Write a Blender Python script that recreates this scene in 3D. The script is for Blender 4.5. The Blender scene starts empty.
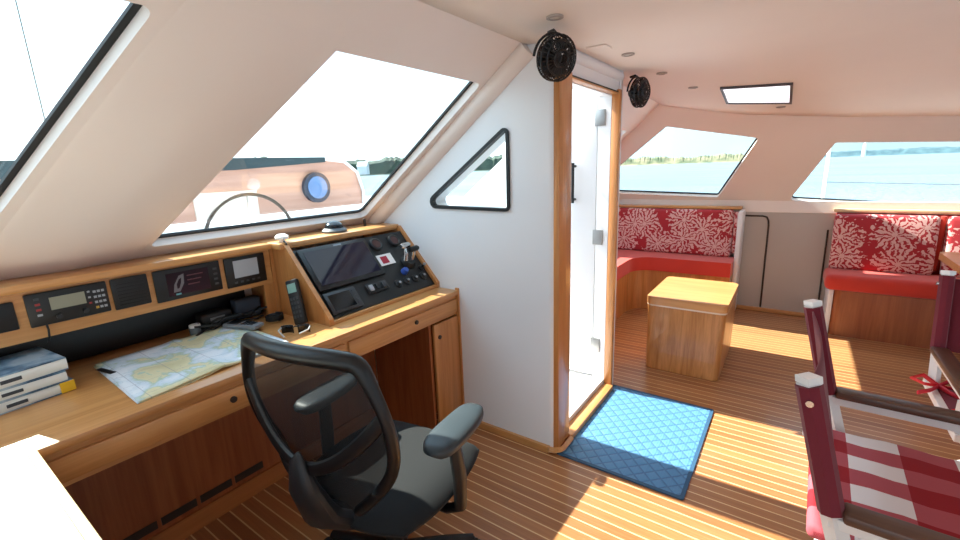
import bpy, bmesh, math, random
from mathutils import Vector, Matrix, Euler
from mathutils.geometry import tessellate_polygon
random.seed(7)
SC = bpy.context.scene
COL = SC.collection
PI = math.pi
V = Vector

# ------------------------------------------------------------------ camera
cam_d = bpy.data.cameras.new('camera')
cam_d.sensor_width = 36.0
cam_d.lens = 439.4 / 960 * 36.0
cam_d.clip_start = 0.02
cam_d.clip_end = 5000
cam = bpy.data.objects.new('camera', cam_d)
COL.objects.link(cam)
_r = V((0.81662229, 0.57597058, -0.03722799)); _u = V((-0.10050063, 0.20541422, 0.97350122)); _f = V((-0.56835522, 0.79124136, -0.22563124))
cam.matrix_world = Matrix(((_r.x, _u.x, -_f.x, 0), (_r.y, _u.y, -_f.y, 0), (_r.z, _u.z, -_f.z, 1.43), (0, 0, 0, 1)))
SC.camera = cam

# ------------------------------------------------------------------ view, world, sun
SC.view_settings.view_transform = 'Standard'
SC.view_settings.look = 'None'
SC.view_settings.gamma = 1.0
SC.view_settings.use_curve_mapping = False
SC.view_settings.exposure = 1.46
SC.cycles.max_bounces = 14
SC.cycles.diffuse_bounces = 8
SC.cycles.transparent_max_bounces = 16

world = bpy.data.worlds.new('sky')
SC.world = world
world.use_nodes = True
nt = world.node_tree
nt.nodes.clear()
wo = nt.nodes.new('ShaderNodeOutputWorld'); bg = nt.nodes.new('ShaderNodeBackground')
tc = nt.nodes.new('ShaderNodeTexCoord'); sep = nt.nodes.new('ShaderNodeSeparateXYZ')
ramp = nt.nodes.new('ShaderNodeValToRGB'); noise = nt.nodes.new('ShaderNodeTexNoise')
mixc = nt.nodes.new('ShaderNodeMix'); mixc.data_type = 'RGBA'
crr = nt.nodes.new('ShaderNodeValToRGB')
nt.links.new(tc.outputs['Generated'], sep.inputs[0])
nt.links.new(sep.outputs['Z'], ramp.inputs[0])
ramp.color_ramp.elements[0].position = 0.0; ramp.color_ramp.elements[0].color = (0.50, 0.66, 0.72, 1)
ramp.color_ramp.elements[1].position = 0.7; ramp.color_ramp.elements[1].color = (0.36, 0.58, 0.86, 1)
noise.inputs['Scale'].default_value = 2.2; noise.inputs['Detail'].default_value = 5
nt.links.new(tc.outputs['Generated'], noise.inputs['Vector'])
crr.color_ramp.elements[0].position = 0.42; crr.color_ramp.elements[0].color = (0, 0, 0, 1)
crr.color_ramp.elements[1].position = 0.66; crr.color_ramp.elements[1].color = (1, 1, 1, 1)
nt.links.new(noise.outputs['Fac'], crr.inputs[0])
nt.links.new(crr.outputs['Color'], mixc.inputs['Factor'])
nt.links.new(ramp.outputs['Color'], mixc.inputs['A'])
mixc.inputs['B'].default_value = (0.72, 0.80, 0.84, 1)
nt.links.new(mixc.outputs['Result'], bg.inputs['Color'])
bg.inputs['Strength'].default_value = 1.5
# brighter towards the sun's side of the sky
dotn = nt.nodes.new('ShaderNodeVectorMath'); dotn.operation = 'DOT_PRODUCT'
nt.links.new(tc.outputs['Generated'], dotn.inputs[0]); dotn.inputs[1].default_value = (-0.85, -0.10, 0.52)
mr = nt.nodes.new('ShaderNodeMapRange'); mr.inputs['From Min'].default_value = -0.2; mr.inputs['From Max'].default_value = 0.9
mr.inputs['To Min'].default_value = 0.58; mr.inputs['To Max'].default_value = 1.55
nt.links.new(dotn.outputs['Value'], mr.inputs['Value']); nt.links.new(mr.outputs[0], bg.inputs['Strength'])
nt.links.new(bg.outputs[0], wo.inputs[0])

sun_d = bpy.data.lights.new('sun', 'SUN')
sun_d.energy = 6.5; sun_d.angle = 0.009; sun_d.color = (1.0, 0.94, 0.84)
sun = bpy.data.objects.new('sun', sun_d); COL.objects.link(sun)
sdir = V((math.cos(math.radians(44)), 0.045, -math.sin(math.radians(44)))).normalized()
sun.rotation_euler = sdir.to_track_quat('-Z', 'Y').to_euler()

# ------------------------------------------------------------------ helpers
def lin(h):
    h = h.lstrip('#')
    out = []
    for i in (0, 2, 4):
        c = int(h[i:i + 2], 16) / 255
        out.append(c / 12.92 if c <= 0.04045 else ((c + 0.055) / 1.055) ** 2.4)
    return (*out, 1.0)

MATS = {}
def mat(name, col='#808080', rough=0.5, metal=0.0, spec=0.5, coat=0.0, sheen=0.0):
    if name in MATS: return MATS[name]
    m = bpy.data.materials.new(name); m.use_nodes = True
    b = m.node_tree.nodes['Principled BSDF']
    b.inputs['Base Color'].default_value = lin(col)
    b.inputs['Roughness'].default_value = rough
    b.inputs['Metallic'].default_value = metal
    b.inputs['Specular IOR Level'].default_value = spec
    b.inputs['Coat Weight'].default_value = coat
    b.inputs['Sheen Weight'].default_value = sheen
    MATS[name] = m
    return m

class NT:
    """small node helper"""
    def __init__(s, m): s.t = m.node_tree; s.b = s.t.nodes['Principled BSDF']
    def n(s, typ, **kw):
        o = s.t.nodes.new(typ)
        for k, v in kw.items(): setattr(o, k, v)
        return o
    def l(s, a, b): s.t.links.new(a, b)
    def math(s, op, a, b=None, c=None):
        o = s.n('ShaderNodeMath', operation=op)
        for i, v in enumerate((a, b, c)):
            if v is None: continue
            if isinstance(v, (int, float)): o.inputs[i].default_value = v
            else: s.l(v, o.inputs[i])
        return o.outputs[0]
    def mix(s, f, a, b):
        o = s.n('ShaderNodeMix', data_type='RGBA')
        for k, v in (('Factor', f), ('A', a), ('B', b)):
            if isinstance(v, (int, float)): o.inputs[k].default_value = v
            elif isinstance(v, tuple): o.inputs[k].default_value = v
            else: s.l(v, o.inputs[k])
        return o.outputs['Result']
    def ramp(s, fac, stops):
        o = s.n('ShaderNodeValToRGB'); e = o.color_ramp.elements
        while len(e) < len(stops): e.new(0.5)
        for i, (p, c) in enumerate(stops): e[i].position = p; e[i].color = c
        s.l(fac, o.inputs[0]); return o.outputs['Color']
    def coords(s, scale=(1, 1, 1), rot=(0, 0, 0)):
        t = s.n('ShaderNodeTexCoord'); m = s.n('ShaderNodeMapping')
        m.inputs['Scale'].default_value = scale; m.inputs['Rotation'].default_value = rot
        s.l(t.outputs['Object'], m.inputs['Vector']); return m.outputs['Vector']
    def noise(s, vec, scale=5, detail=3, rough=0.5, dist=0.0):
        o = s.n('ShaderNodeTexNoise'); s.l(vec, o.inputs['Vector'])
        o.inputs['Scale'].default_value = scale; o.inputs['Detail'].default_value = detail
        o.inputs['Roughness'].default_value = rough; o.inputs['Distortion'].default_value = dist
        return o.outputs['Fac']
    def bump(s, h, strength=0.3, dist=0.002):
        o = s.n('ShaderNodeBump'); o.inputs['Strength'].default_value = strength; o.inputs['Distance'].default_value = dist
        s.l(h, o.inputs['Height']); s.l(o.outputs[0], s.b.inputs['Normal'])

def wood(name, c1, c2, axis='Y', rough=0.32, coat=0.25):
    if name in MATS: return MATS[name]
    m = mat(name, c1, rough, coat=coat); N = NT(m)
    sc = {'X': (0.6, 9, 9), 'Y': (9, 0.6, 9), 'Z': (9, 9, 0.6)}[axis]
    v = N.coords(sc)
    n1 = N.noise(v, 2.2, 6, 0.6, 0.8)
    sc2 = {'X': (1.5, 60, 60), 'Y': (60, 1.5, 60), 'Z': (60, 60, 1.5)}[axis]
    n2 = N.noise(N.coords(sc2), 2.0, 3)
    f = N.math('ADD', N.math('MULTIPLY', n1, 0.75), N.math('MULTIPLY', n2, 0.25))
    c = N.ramp(f, [(0.35, lin(c2)), (0.62, lin(c1))])
    N.l(c, N.b.inputs['Base Color'])
    return m

WOOD_Y = lambda: wood('honey_wood_lengthwise', '#D0985E', '#B77D47', 'Y')
WOOD_X = lambda: wood('honey_wood_crosswise', '#D29B60', '#B98049', 'X')
WOOD_Z = lambda: wood('honey_wood_upright', '#C98B52', '#AD713D', 'Z')
WOOD_D = lambda: wood('cherry_wood_panel', '#A35F36', '#864624', 'Z')

def finish(name, bm, m, parent=None, smooth=False, angle=0.6, loc=None):
    me = bpy.data.meshes.new(name)
    bmesh.ops.recalc_face_normals(bm, faces=bm.faces)
    bm.to_mesh(me); bm.free()
    if m: me.materials.append(m)
    if smooth:
        for p in me.polygons: p.use_smooth = True
        try: me.set_sharp_from_angle(angle=angle)
        except Exception: pass
    o = bpy.data.objects.new(name, me)
    COL.objects.link(o)
    if parent: o.parent = parent
    if loc: o.location = loc
    return o

def thing(name, label, cat, loc=(0, 0, 0), rz=0.0, group=None):
    o = bpy.data.objects.new(name, None); COL.objects.link(o)
    o.empty_display_size = 0.05
    o.location = loc; o.rotation_euler = (0, 0, rz)
    o['label'] = label; o['category'] = cat
    if group: o['group'] = group
    return o
def tag(o, label, cat, group=None):
    o['label'] = label; o['category'] = cat
    if group: o['group'] = group
    return o
def struct(o, label=None):
    o['kind'] = 'structure'
    if label: o['label'] = label
    return o
def copy_tree(o, parent=None):
    c = o.copy(); COL.objects.link(c)
    if parent: c.parent = parent
    for ch in list(o.children): copy_tree(ch, c)
    return c

def B(): return bmesh.new()
def xform(bm, verts, M):
    bmesh.ops.transform(bm, matrix=M, verts=verts)
def box(bm, x0, x1, y0, y1, z0, z1, bev=0.0, seg=2, M=None):
    r = bmesh.ops.create_cube(bm, size=1.0)
    vs = r['verts']
    for v in vs:
        v.co = V(((x0 + x1) / 2 + v.co.x * (x1 - x0), (y0 + y1) / 2 + v.co.y * (y1 - y0), (z0 + z1) / 2 + v.co.z * (z1 - z0)))
    if bev > 0:
        es = list({e for v in vs for e in v.link_edges})
        rb = bmesh.ops.bevel(bm, geom=es, offset=bev, segments=seg, affect='EDGES', profile=0.5)
        vs = list({v for f in rb['faces'] for v in f.verts} | {v for v in vs if v.is_valid})
    if M is not None: xform(bm, vs, M)
    return vs
def tube(bm, pts, r, seg=10, closed=False, cap=True, flat=1.0, up=None):
    pts = [V(p) for p in pts]; n = len(pts)
    rr = r if isinstance(r, (list, tuple)) else [r] * n
    rings = []; prev = None
    for i, p in enumerate(pts):
        if closed: d = pts[(i + 1) % n] - pts[i - 1]
        else: d = pts[min(i + 1, n - 1)] - pts[max(i - 1, 0)]
        d.normalize()
        if up is not None: a = V(up) - d * V(up).dot(d)
        elif prev is None:
            a = V((0, 0, 1)) if abs(d.z) < 0.9 else V((1, 0, 0)); a = a - d * a.dot(d)
        else: a = prev - d * prev.dot(d)
        if a.length < 1e-6: a = d.orthogonal()
        a.normalize(); prev = a; b = d.cross(a)
        rings.append([bm.verts.new(p + a * (math.cos(2 * PI * k / seg) * rr[i]) + b * (math.sin(2 * PI * k / seg) * rr[i] * flat)) for k in range(seg)])
    m = n if closed else n - 1
    for i in range(m):
        A, C = rings[i], rings[(i + 1) % n]
        for k in range(seg): bm.faces.new((A[k], A[(k + 1) % seg], C[(k + 1) % seg], C[k]))
    if cap and not closed:
        bm.faces.new(rings[0][::-1]); bm.faces.new(rings[-1])
    return rings
def lathe(bm, prof, seg=24, M=None):
    """prof: (r,z) list around z"""
    rings = []; allv = []
    for r, z in prof:
        if r < 1e-5: v = bm.verts.new((0, 0, z)); rings.append([v]); allv.append(v)
        else:
            R = [bm.verts.new((r * math.cos(2 * PI * k / seg), r * math.sin(2 * PI * k / seg), z)) for k in range(seg)]
            rings.append(R); allv += R
    for A, C in zip(rings, rings[1:]):
        for k in range(seg):
            q = (k + 1) % seg
            if len(A) == 1 and len(C) > 1: bm.faces.new((A[0], C[k], C[q]))
            elif len(C) == 1 and len(A) > 1: bm.faces.new((A[k], A[q], C[0]))
            elif len(A) > 1: bm.faces.new((A[k], A[q], C[q], C[k]))
    if M is not None: xform(bm, allv, M)
    return allv
def plate(bm, outer, holes, org, u, v, n, t):
    """flat plate with holes; 2D pts in (u,v), thickness t along n"""
    org, u, v, n = V(org), V(u), V(v), V(n)
    loops = [outer] + list(holes)
    flat = [p for L in loops for p in L]
    tris = tessellate_polygon([[V((p[0], p[1], 0)) for p in L] for L in loops])
    f0 = [bm.verts.new(org + u * p[0] + v * p[1]) for p in flat]
    f1 = [bm.verts.new(org + u * p[0] + v * p[1] + n * t) for p in flat]
    for a, b, c in tris:
        try: bm.faces.new((f0[a], f0[b], f0[c])); bm.faces.new((f1[c], f1[b], f1[a]))
        except ValueError: pass
    k = 0
    for L in loops:
        m = len(L)
        for i in range(m):
            a, b = k + i, k + (i + 1) % m
            bm.faces.new((f0[a], f0[b], f1[b], f1[a]))
        k += m
def rounded(pts, r, seg=5):
    out = []; n = len(pts)
    for i in range(n):
        p = V((*pts[i], 0)); a = V((*pts[i - 1], 0)) - p; b = V((*pts[(i + 1) % n], 0)) - p
        ri = r[i] if isinstance(r, (list, tuple)) else r
        if ri <= 0: out.append((p.x, p.y)); continue
        half = a.angle(b) / 2; d = min(ri / math.tan(half), a.length * .45, b.length * .45); rad = d * math.tan(half)
        c = p + (a.normalized() + b.normalized()).normalized() * (rad / math.sin(half))
        s = p + a.normalized() * d - c; e = p + b.normalized() * d - c
        ang = s.angle(e); ax = s.cross(e).normalized()
        for k in range(seg + 1):
            q = c + Matrix.Rotation(ang * k / seg, 3, ax) @ s
            out.append((q.x, q.y))
    return out
def inset(pts, d):
    """offset polygon inwards by d (d<0 outwards)"""
    n = len(pts); area = sum(pts[i][0] * pts[(i + 1) % n][1] - pts[(i + 1) % n][0] * pts[i][1] for i in range(n))
    s = 1 if area > 0 else -1; out = []
    for i in range(n):
        p0, p1, p2 = V(pts[i - 1]).to_2d(), V(pts[i]).to_2d(), V(pts[(i + 1) % n]).to_2d()
        a = (p1 - p0).normalized(); b = (p2 - p1).normalized()
        na = V((-a.y, a.x)) * s; nb = V((-b.y, b.x)) * s
        m = (na + nb).normalized(); k = d / max(0.2, m.dot(na))
        out.append((p1.x + m.x * k, p1.y + m.y * k))
    return out
def grid(bm, P, nu, nv, closed_u=False):
    vs = [[bm.verts.new(P(i / nu, j / nv)) for i in range(nu + 1)] for j in range(nv + 1)]
    for j in range(nv):
        for i in range(nu): bm.faces.new((vs[j][i], vs[j][i + 1], vs[j + 1][i + 1], vs[j + 1][i]))
    return vs
def solidify(o, t, off=-1.0):
    md = o.modifiers.new('solid', 'SOLIDIFY'); md.thickness = t; md.offset = off; return o
def subsurf(o, l=1):
    md = o.modifiers.new('sub', 'SUBSURF'); md.levels = l; md.render_levels = l; return o
def simple_box(name, m, parent, *a, **k):
    bm = B(); box(bm, *a, **k); return finish(name, bm, m, parent, smooth=k.get('bev', 0) > 0)
def cushion(name, m, parent, x0, x1, y0, y1, z0, z1, r=0.04, puff=0.012):
    bm = B(); box(bm, x0, x1, y0, y1, z0, z1, bev=r, seg=4)
    bmesh.ops.subdivide_edges(bm, edges=[e for e in bm.edges if e.calc_length() > 0.15], cuts=6, use_grid_fill=True)
    cx, cy, cz = (x0 + x1) / 2, (y0 + y1) / 2, (z0 + z1) / 2
    for v in bm.verts:
        fx = max(0, 1 - (2 * (v.co.x - cx) / (x1 - x0)) ** 2); fy = max(0, 1 - (2 * (v.co.y - cy) / (y1 - y0)) ** 2); fz = max(0, 1 - (2 * (v.co.z - cz) / (z1 - z0)) ** 2)
        if z1 - z0 <= min(x1 - x0, y1 - y0): v.co.z += puff * (1 if v.co.z > cz else -.2) * (fx * fy) ** .5
        elif y1 - y0 <= x1 - x0: v.co.y += puff * (1 if v.co.y > cy else -1) * (fx * fz) ** .5
        else: v.co.x += puff * (1 if v.co.x > cx else -1) * (fy * fz) ** .5
    return finish(name, bm, m, parent, smooth=True, angle=1.2)

# ------------------------------------------------------------------ materials
def white_paint(name, c, rough=0.45, bump=0.0):
    m = mat(name, c, rough); N = NT(m)
    v = N.coords((1, 1, 1)); n = N.noise(v, 1.3, 3)
    cc = lin(c); dk = tuple(x * .955 for x in cc[:3]) + (1,)
    N.l(N.ramp(n, [(0.35, dk), (0.65, cc)]), N.b.inputs['Base Color'])
    if bump: N.bump(N.noise(v, 90, 2), bump, 0.001)
    return m
M_WALL = white_paint('white_wall_laminate', '#E6E7EA', 0.4)
M_CEIL = white_paint('cream_headliner', '#EADFD6', 0.55, 0.1)
M_COAM = white_paint('cream_moulding', '#EADFD8', 0.4)
M_GREY = white_paint('grey_laminate', '#B4ACA6', 0.5)
M_GEL = white_paint('white_gelcoat', '#EEF0F0', 0.3)
M_BLACK = mat('black_rubber', '#0E0E10', 0.5)
M_BPLASTIC = mat('black_plastic', '#0B0B0D', 0.42)
M_DPLASTIC = mat('dark_grey_plastic', '#1C1D20', 0.45)
M_CHROME = mat('chrome', '#C8C8C8', 0.18, metal=1.0)
M_STEEL = mat('brushed_steel', '#9A9A98', 0.35, metal=1.0)
M_BRONZE = mat('dark_bronze', '#3A302A', 0.4, metal=0.3)
M_WHITE = mat('white_plastic', '#F0F0EE', 0.4)

def floor_mat():
    m = mat('teak_and_holly_floor', '#A8683A', 0.3, coat=0.15); N = NT(m)
    t = N.n('ShaderNodeTexCoord'); s = N.n('ShaderNodeSeparateXYZ'); N.l(t.outputs['Object'], s.inputs[0])
    k = N.math('MULTIPLY', s.outputs['Y'], 1 / 0.052)
    fr = N.math('FRACT', k); fl = N.math('FLOOR', k)
    seam = N.math('LESS_THAN', fr, 0.11)
    wn = N.n('ShaderNodeTexWhiteNoise', noise_dimensions='1D'); N.l(fl, wn.inputs['W'])
    g = N.noise(N.coords((1.2, 40, 1)), 3, 5, 0.6)
    f = N.math('ADD', N.math('MULTIPLY', wn.outputs['Value'], 0.35), N.math('MULTIPLY', g, 0.65))
    teak = N.ramp(f, [(0.25, lin('#8E5A36')), (0.7, lin('#B27A4C'))])
    col = N.mix(seam, teak, lin('#DDBB8C'))
    N.l(col, N.b.inputs['Base Color']); return m

def coral_mat(name, bg, fg, scale=4.0, plane='XZ'):
    m = mat(name, bg, 0.85, sheen=0.2); N = NT(m)
    t = N.n('ShaderNodeTexCoord'); s = N.n('ShaderNodeSeparateXYZ'); N.l(t.outputs['Object'], s.inputs[0])
    cb = N.n('ShaderNodeCombineXYZ')
    N.l(s.outputs[plane[0]], cb.inputs[0]); N.l(s.outputs[plane[1]], cb.inputs[1])
    vo = N.n('ShaderNodeTexVoronoi', voronoi_dimensions='2D', feature='F1'); vo.inputs['Scale'].default_value = scale; vo.inputs['Randomness'].default_value = 0.85
    N.l(cb.outputs[0], vo.inputs['Vector'])
    sub = N.n('ShaderNodeVectorMath', operation='SUBTRACT'); N.l(cb.outputs[0], sub.inputs[0]); N.l(vo.outputs['Position'], sub.inputs[1])
    s2 = N.n('ShaderNodeSeparateXYZ'); N.l(sub.outputs[0], s2.inputs[0])
    ang = N.math('ARCTAN2', s2.outputs[0], s2.outputs[1])
    ln = N.n('ShaderNodeVectorMath', operation='LENGTH'); N.l(sub.outputs[0], ln.inputs[0])
    r = N.math('MULTIPLY', ln.outputs['Value'], scale)
    nz = N.noise(N.coords((1, 1, 1)), 26, 2)
    nzs = N.math('MULTIPLY', N.math('SUBTRACT', nz, 0.5), 14.0)
    br = N.math('SINE', N.math('ADD', N.math('MULTIPLY', ang, 9.0), nzs))
    br2 = N.math('SINE', N.math('ADD', N.math('MULTIPLY', ang, 18.0), nzs))
    inner = N.math('GREATER_THAN', br, -0.35); outer = N.math('GREATER_THAN', br2, -0.25)
    far = N.math('GREATER_THAN', r, 0.28)
    sel = N.math('ADD', N.math('MULTIPLY', inner, N.math('SUBTRACT', 1.0, far)), N.math('MULTIPLY', outer, far))
    edge = N.math('LESS_THAN', N.math('ADD', r, N.math('MULTIPLY', N.math('SUBTRACT', nz, 0.5), 0.9)), 0.56)
    core = N.math('LESS_THAN', r, 0.07)
    f = N.math('MAXIMUM', N.math('MULTIPLY', sel, edge), core)
    N.l(N.mix(N.math('MULTIPLY', f, 0.8), lin(bg), lin(fg)), N.b.inputs['Base Color'])
    return m
M_CORAL = coral_mat('red_coral_print_fabric', '#A81E28', '#E6BDB6')
M_CORALY = coral_mat('red_coral_print_fabric_side', '#B5222C', '#EBC4BC', plane='YZ')
def red_cloth():
    m = mat('plain_red_fabric', '#CB3626', 0.8, sheen=0.3); N = NT(m)
    N.bump(N.noise(N.coords(), 300, 2), 0.2, 0.001); return m
M_RED = red_cloth()
def gingham():
    m = mat('red_gingham_fabric', '#B04048', 0.85); N = NT(m)
    t = N.n('ShaderNodeTexCoord'); s = N.n('ShaderNodeSeparateXYZ'); N.l(t.outputs['Object'], s.inputs[0])
    px = N.math('LESS_THAN', N.math('FRACT', N.math('MULTIPLY', N.math('ADD', s.outputs['X'], 0.065), 1 / 0.26)), 0.5)
    py = N.math('LESS_THAN', N.math('FRACT', N.math('MULTIPLY', N.math('ADD', s.outputs['Y'], 5.0), 1 / 0.16)), 0.5)
    both = N.math('MULTIPLY', px, py); one = N.math('MAXIMUM', px, py)
    c = N.mix(one, lin('#EDE6E6'), lin('#B4525C')); c = N.mix(both, c, lin('#99101F'))
    N.l(c, N.b.inputs['Base Color'])
    N.bump(N.noise(N.coords(), 250, 2), 0.25, 0.001); return m
M_GING = gingham()
def canvas():
    m = mat('maroon_canvas', '#6E1226', 0.85, sheen=0.15); N = NT(m)
    w = N.noise(N.coords((1, 1, 1)), 400, 2); N.bump(w, 0.25, 0.001); return m
M_CANVAS = canvas()
def mat_blue():
    m = mat('blue_quilted_rubber', '#2F6FA6', 0.55); N = NT(m)
    t = N.n('ShaderNodeTexCoord'); s = N.n('ShaderNodeSeparateXYZ'); N.l(t.outputs['Object'], s.inputs[0])
    a = N.math('MULTIPLY', N.math('ADD', s.outputs['X'], s.outputs['Y']), 1 / 0.075)
    b = N.math('MULTIPLY', N.math('SUBTRACT', s.outputs['X'], s.outputs['Y']), 1 / 0.075)
    da = N.math('ABSOLUTE', N.math('SUBTRACT', N.math('FRACT', a), 0.5)); db = N.math('ABSOLUTE', N.math('SUBTRACT', N.math('FRACT', b), 0.5))
    mm = N.math('MAXIMUM', da, db)
    line = N.math('GREATER_THAN', mm, 0.42)
    rib = N.math('SINE', N.math('MULTIPLY', s.outputs['X'], 500))
    col = N.mix(line, lin('#4F84AC'), lin('#3A688E'))
    col = N.mix(N.math('MULTIPLY', N.noise(N.coords(), 30, 3), .5), col, lin('#44789F'))
    N.l(col, N.b.inputs['Base Color'])
    h = N.math('SUBTRACT', 1.0, N.math('POWER', N.math('MULTIPLY', mm, 2.0), 3.0))
    N.bump(N.math('ADD', h, N.math('MULTIPLY', rib, 0.08)), 0.8, 0.004); return m
def glass(name, tint=(0.93, 0.98, 0.98, 1), gl=1.0):
    m = bpy.data.materials.new(name); m.use_nodes = True; t = m.node_tree; t.nodes.clear()
    o = t.nodes.new('ShaderNodeOutputMaterial'); tr = t.nodes.new('ShaderNodeBsdfTransparent'); g = t.nodes.new('ShaderNodeBsdfGlossy')
    fr = t.nodes.new('ShaderNodeFresnel'); mx = t.nodes.new('ShaderNodeMixShader'); mu = t.nodes.new('ShaderNodeMath'); mu.operation = 'MULTIPLY'
    tr.inputs['Color'].default_value = tint; g.inputs['Roughness'].default_value = 0.02; fr.inputs['IOR'].default_value = 1.45
    mu.inputs[1].default_value = gl
    t.links.new(fr.outputs[0], mu.inputs[0]); t.links.new(mu.outputs[0], mx.inputs[0])
    t.links.new(tr.outputs[0], mx.inputs[1]); t.links.new(g.outputs[0], mx.inputs[2]); t.links.new(mx.outputs[0], o.inputs['Surface'])
    return m
M_GLASS = glass('window_glass', gl=0.15)
def mesh_fabric():
    m = bpy.data.materials.new('black_mesh_fabric'); m.use_nodes = True; t = m.node_tree
    b = t.nodes['Principled BSDF']; b.inputs['Base Color'].default_value = lin('#0C0D0F'); b.inputs['Roughness'].default_value = 0.7
    o = t.nodes['Material Output']; tr = t.nodes.new('ShaderNodeBsdfTransparent'); mx = t.nodes.new('ShaderNodeMixShader')
    mx.inputs[0].default_value = 0.78
    t.links.new(tr.outputs[0], mx.inputs[1]); t.links.new(b.outputs[0], mx.inputs[2]); t.links.new(mx.outputs[0], o.inputs['Surface'])
    return m
M_MESH = mesh_fabric()

# ================================================================== SETTING
SL = 0.735                                 # rise per run of the sloped front
T = V((0.8058, 0, 0.5923)); TN = V((-0.5923, 0, 0.8058))   # up-slope direction and outward normal
SO = V((-2.035, 0, 1.177))                 # slope coordinate s = 0
XF = -2.17                                 # face of front wall behind the desk

# floor
bm = B(); box(bm, -2.3, 2.7, -1.9, 5.0, -0.06, 0.0)
struct(finish('floor', bm, floor_mat()))

# front sloped wall with two windows
def W(pts, r): return rounded(pts, r, 4)
win2 = W([(0.63, 0.0), (1.70, 0.0), (1.725, 1.045), (0.940, 1.045)], [0.02, 0.035, 0.03, 0.02])
win1 = W([(-0.95, 0.0), (0.130, 0.0), (0.472, 1.05), (-0.95, 1.05)], [0.03, 0.02, 0.02, 0.03])
bm = B()
plate(bm, [(-1.9, -0.125), (1.905, -0.125), (1.905, 1.30), (-1.9, 1.30)], [win1, win2], SO, (0, 1, 0), T, TN, 0.035)
struct(finish('wall_front', bm, M_COAM))
bm = B(); box(bm, XF - 0.04, XF, -1.9, 1.82, 0.0, 1.09)
box(bm, XF - 0.06, XF + 0.03, -1.9, 1.82, 1.075, 1.10)
struct(finish('wall_front', bm, M_COAM))
def window(name, poly, org, u, v, n, t, gask=0.02, rim=True):
    org, u, v, n = V(org), V(u), V(v), V(n)
    bm = B(); plate(bm, inset(poly, -0.012), [inset(poly, gask)], org + n * t, u, v, n, 0.010)
    g = struct(finish(name, bm, M_BLACK))
    bm = B(); plate(bm, inset(poly, -0.008), [], org + n * (t + 0.0102), u, v, n, 0.006)
    p = finish('pane', bm, M_GLASS, g)
    return g
window('window_1', win1, SO, (0, 1, 0), T, TN, 0.035, 0.016)
window('window_2', win2, SO, (0, 1, 0), T, TN, 0.035, 0.014)
# softly folded mullion skin between the two windows
def mullP(i, j):
    s = -0.1 + 1.20 * j; y0 = 0.130 + 0.326 * s + 0.02; y1 = 0.63 + 0.317 * s - 0.006
    y = y0 + (y1 - y0) * i; h = 0.022 * (1 - abs(2 * i - 1) ** 1.4)
    h *= min(1, (1 - j) * 5, 1) ; h = h if 0 < i < 1 else -0.004
    return SO + V((0, y, 0)) + T * s - TN * h
bm = B(); grid(bm, mullP, 24, 6)
struct(finish('trim_1', bm, M_COAM, smooth=True, angle=1.0))

# ceiling: flat over the desk, cambered down towards the far side
FAR = [(-2.6, 1.965), (-1.066, 1.907), (-0.437, 1.775), (0.215, 1.70), (0.837, 1.652), (2.8, 1.60)]
def zfar(x):
    for (a, za), (b, zb) in zip(FAR, FAR[1:]):
        if x <= b: t = (x - a) / (b - a); return za + (zb - za) * t
    return FAR[-1][1]
def zceil(x, y):
    zf = zfar(x); yf = 4.8 - (zf - 1.04) / 1.44
    t = max(0, min(1, (y - 2.5) / (yf - 2.5)))
    return 1.935 + (zf - 1.935) * t ** 1.6
def ceilP(i, j):
    x = -1.0 + 3.7 * i; zf = zfar(x); yf = 4.8 - (zf - 1.04) / 1.44
    y = -1.9 + (yf + 1.9) * j
    return V((x, y, zceil(x, y)))
bm = B(); grid(bm, ceilP, 30, 60)
o = struct(finish('ceiling', bm, M_CEIL, smooth=True)); solidify(o, 0.04, 1.0)
# make the ceiling thickness go upwards
o.modifiers['solid'].offset = 1.0 if o.data.polygons[0].normal.z > 0 else -1.0

# white wall at the end of the desk, with the triangular window
ux = V((1, 0, 0)); uz = V((0, 0, 1))
tri = rounded([(-1.66, 1.236), (-1.106, 1.228), (-1.104, 1.618)], [0.03, 0.02, 0.02], 5)
bm = B()
plate(bm, [(XF, 0), (-0.90, 0), (-0.90, 1.94), (-0.985, 1.95), (-2.035, 1.177), (XF, 1.08)], [tri], (0, 1.80, 0), ux, uz, (0, 1, 0), 0.12)
tube(bm, [(-0.90, 1.832, 0.0), (-0.90, 1.832, 1.94)], 0.032, 28)      # rounded corner
struct(finish('wall_left', bm, M_WALL, smooth=True, angle=0.5))
bm = B(); plate(bm, inset(tri, -0.006), [inset(tri, 0.010)], (0, 1.790, 0), ux, uz, (0, 1, 0), 0.030)
g = struct(finish('window_3', bm, M_BLACK))
bm = B(); plate(bm, inset(tri, 0.009), [], (0, 1.81, 0), ux, uz, (0, 1, 0), 0.006); finish('pane', bm, M_GLASS, g)
# fillet along the diagonal where slope and wall meet
bm = B(); tube(bm, [(-2.10, 1.80, 1.115), (-0.995, 1.80, 1.925)], 0.050, 20)
struct(finish('trim_2', bm, M_COAM, smooth=True))

# door wall: header and far side, seen from the cabin
bm = B()
box(bm, -0.96, -0.872, 1.83, 2.625, 1.815, 1.95)
struct(finish('wall_left', bm, M_WALL))
bm = B()
box(bm, -0.96, -0.862, 2.630, 2.665, 0.0, 1.945)
box(bm, -2.15, -0.96, 2.630, 2.665, 0.0, 1.10)
plate(bm, [(-2.13, 1.10), (-0.96, 1.10), (-0.96, 1.955)], [], (0, 2.63, 0), ux, uz, (0, 1, 0), 0.035)
struct(finish('wall_left', bm, M_WALL))
bm = B(); tube(bm, [(-0.885, 1.81, 1.905), (-0.885, 2.66, 1.905)], 0.030, 16)
struct(finish('trim_3', bm, M_WALL, smooth=True))
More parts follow.
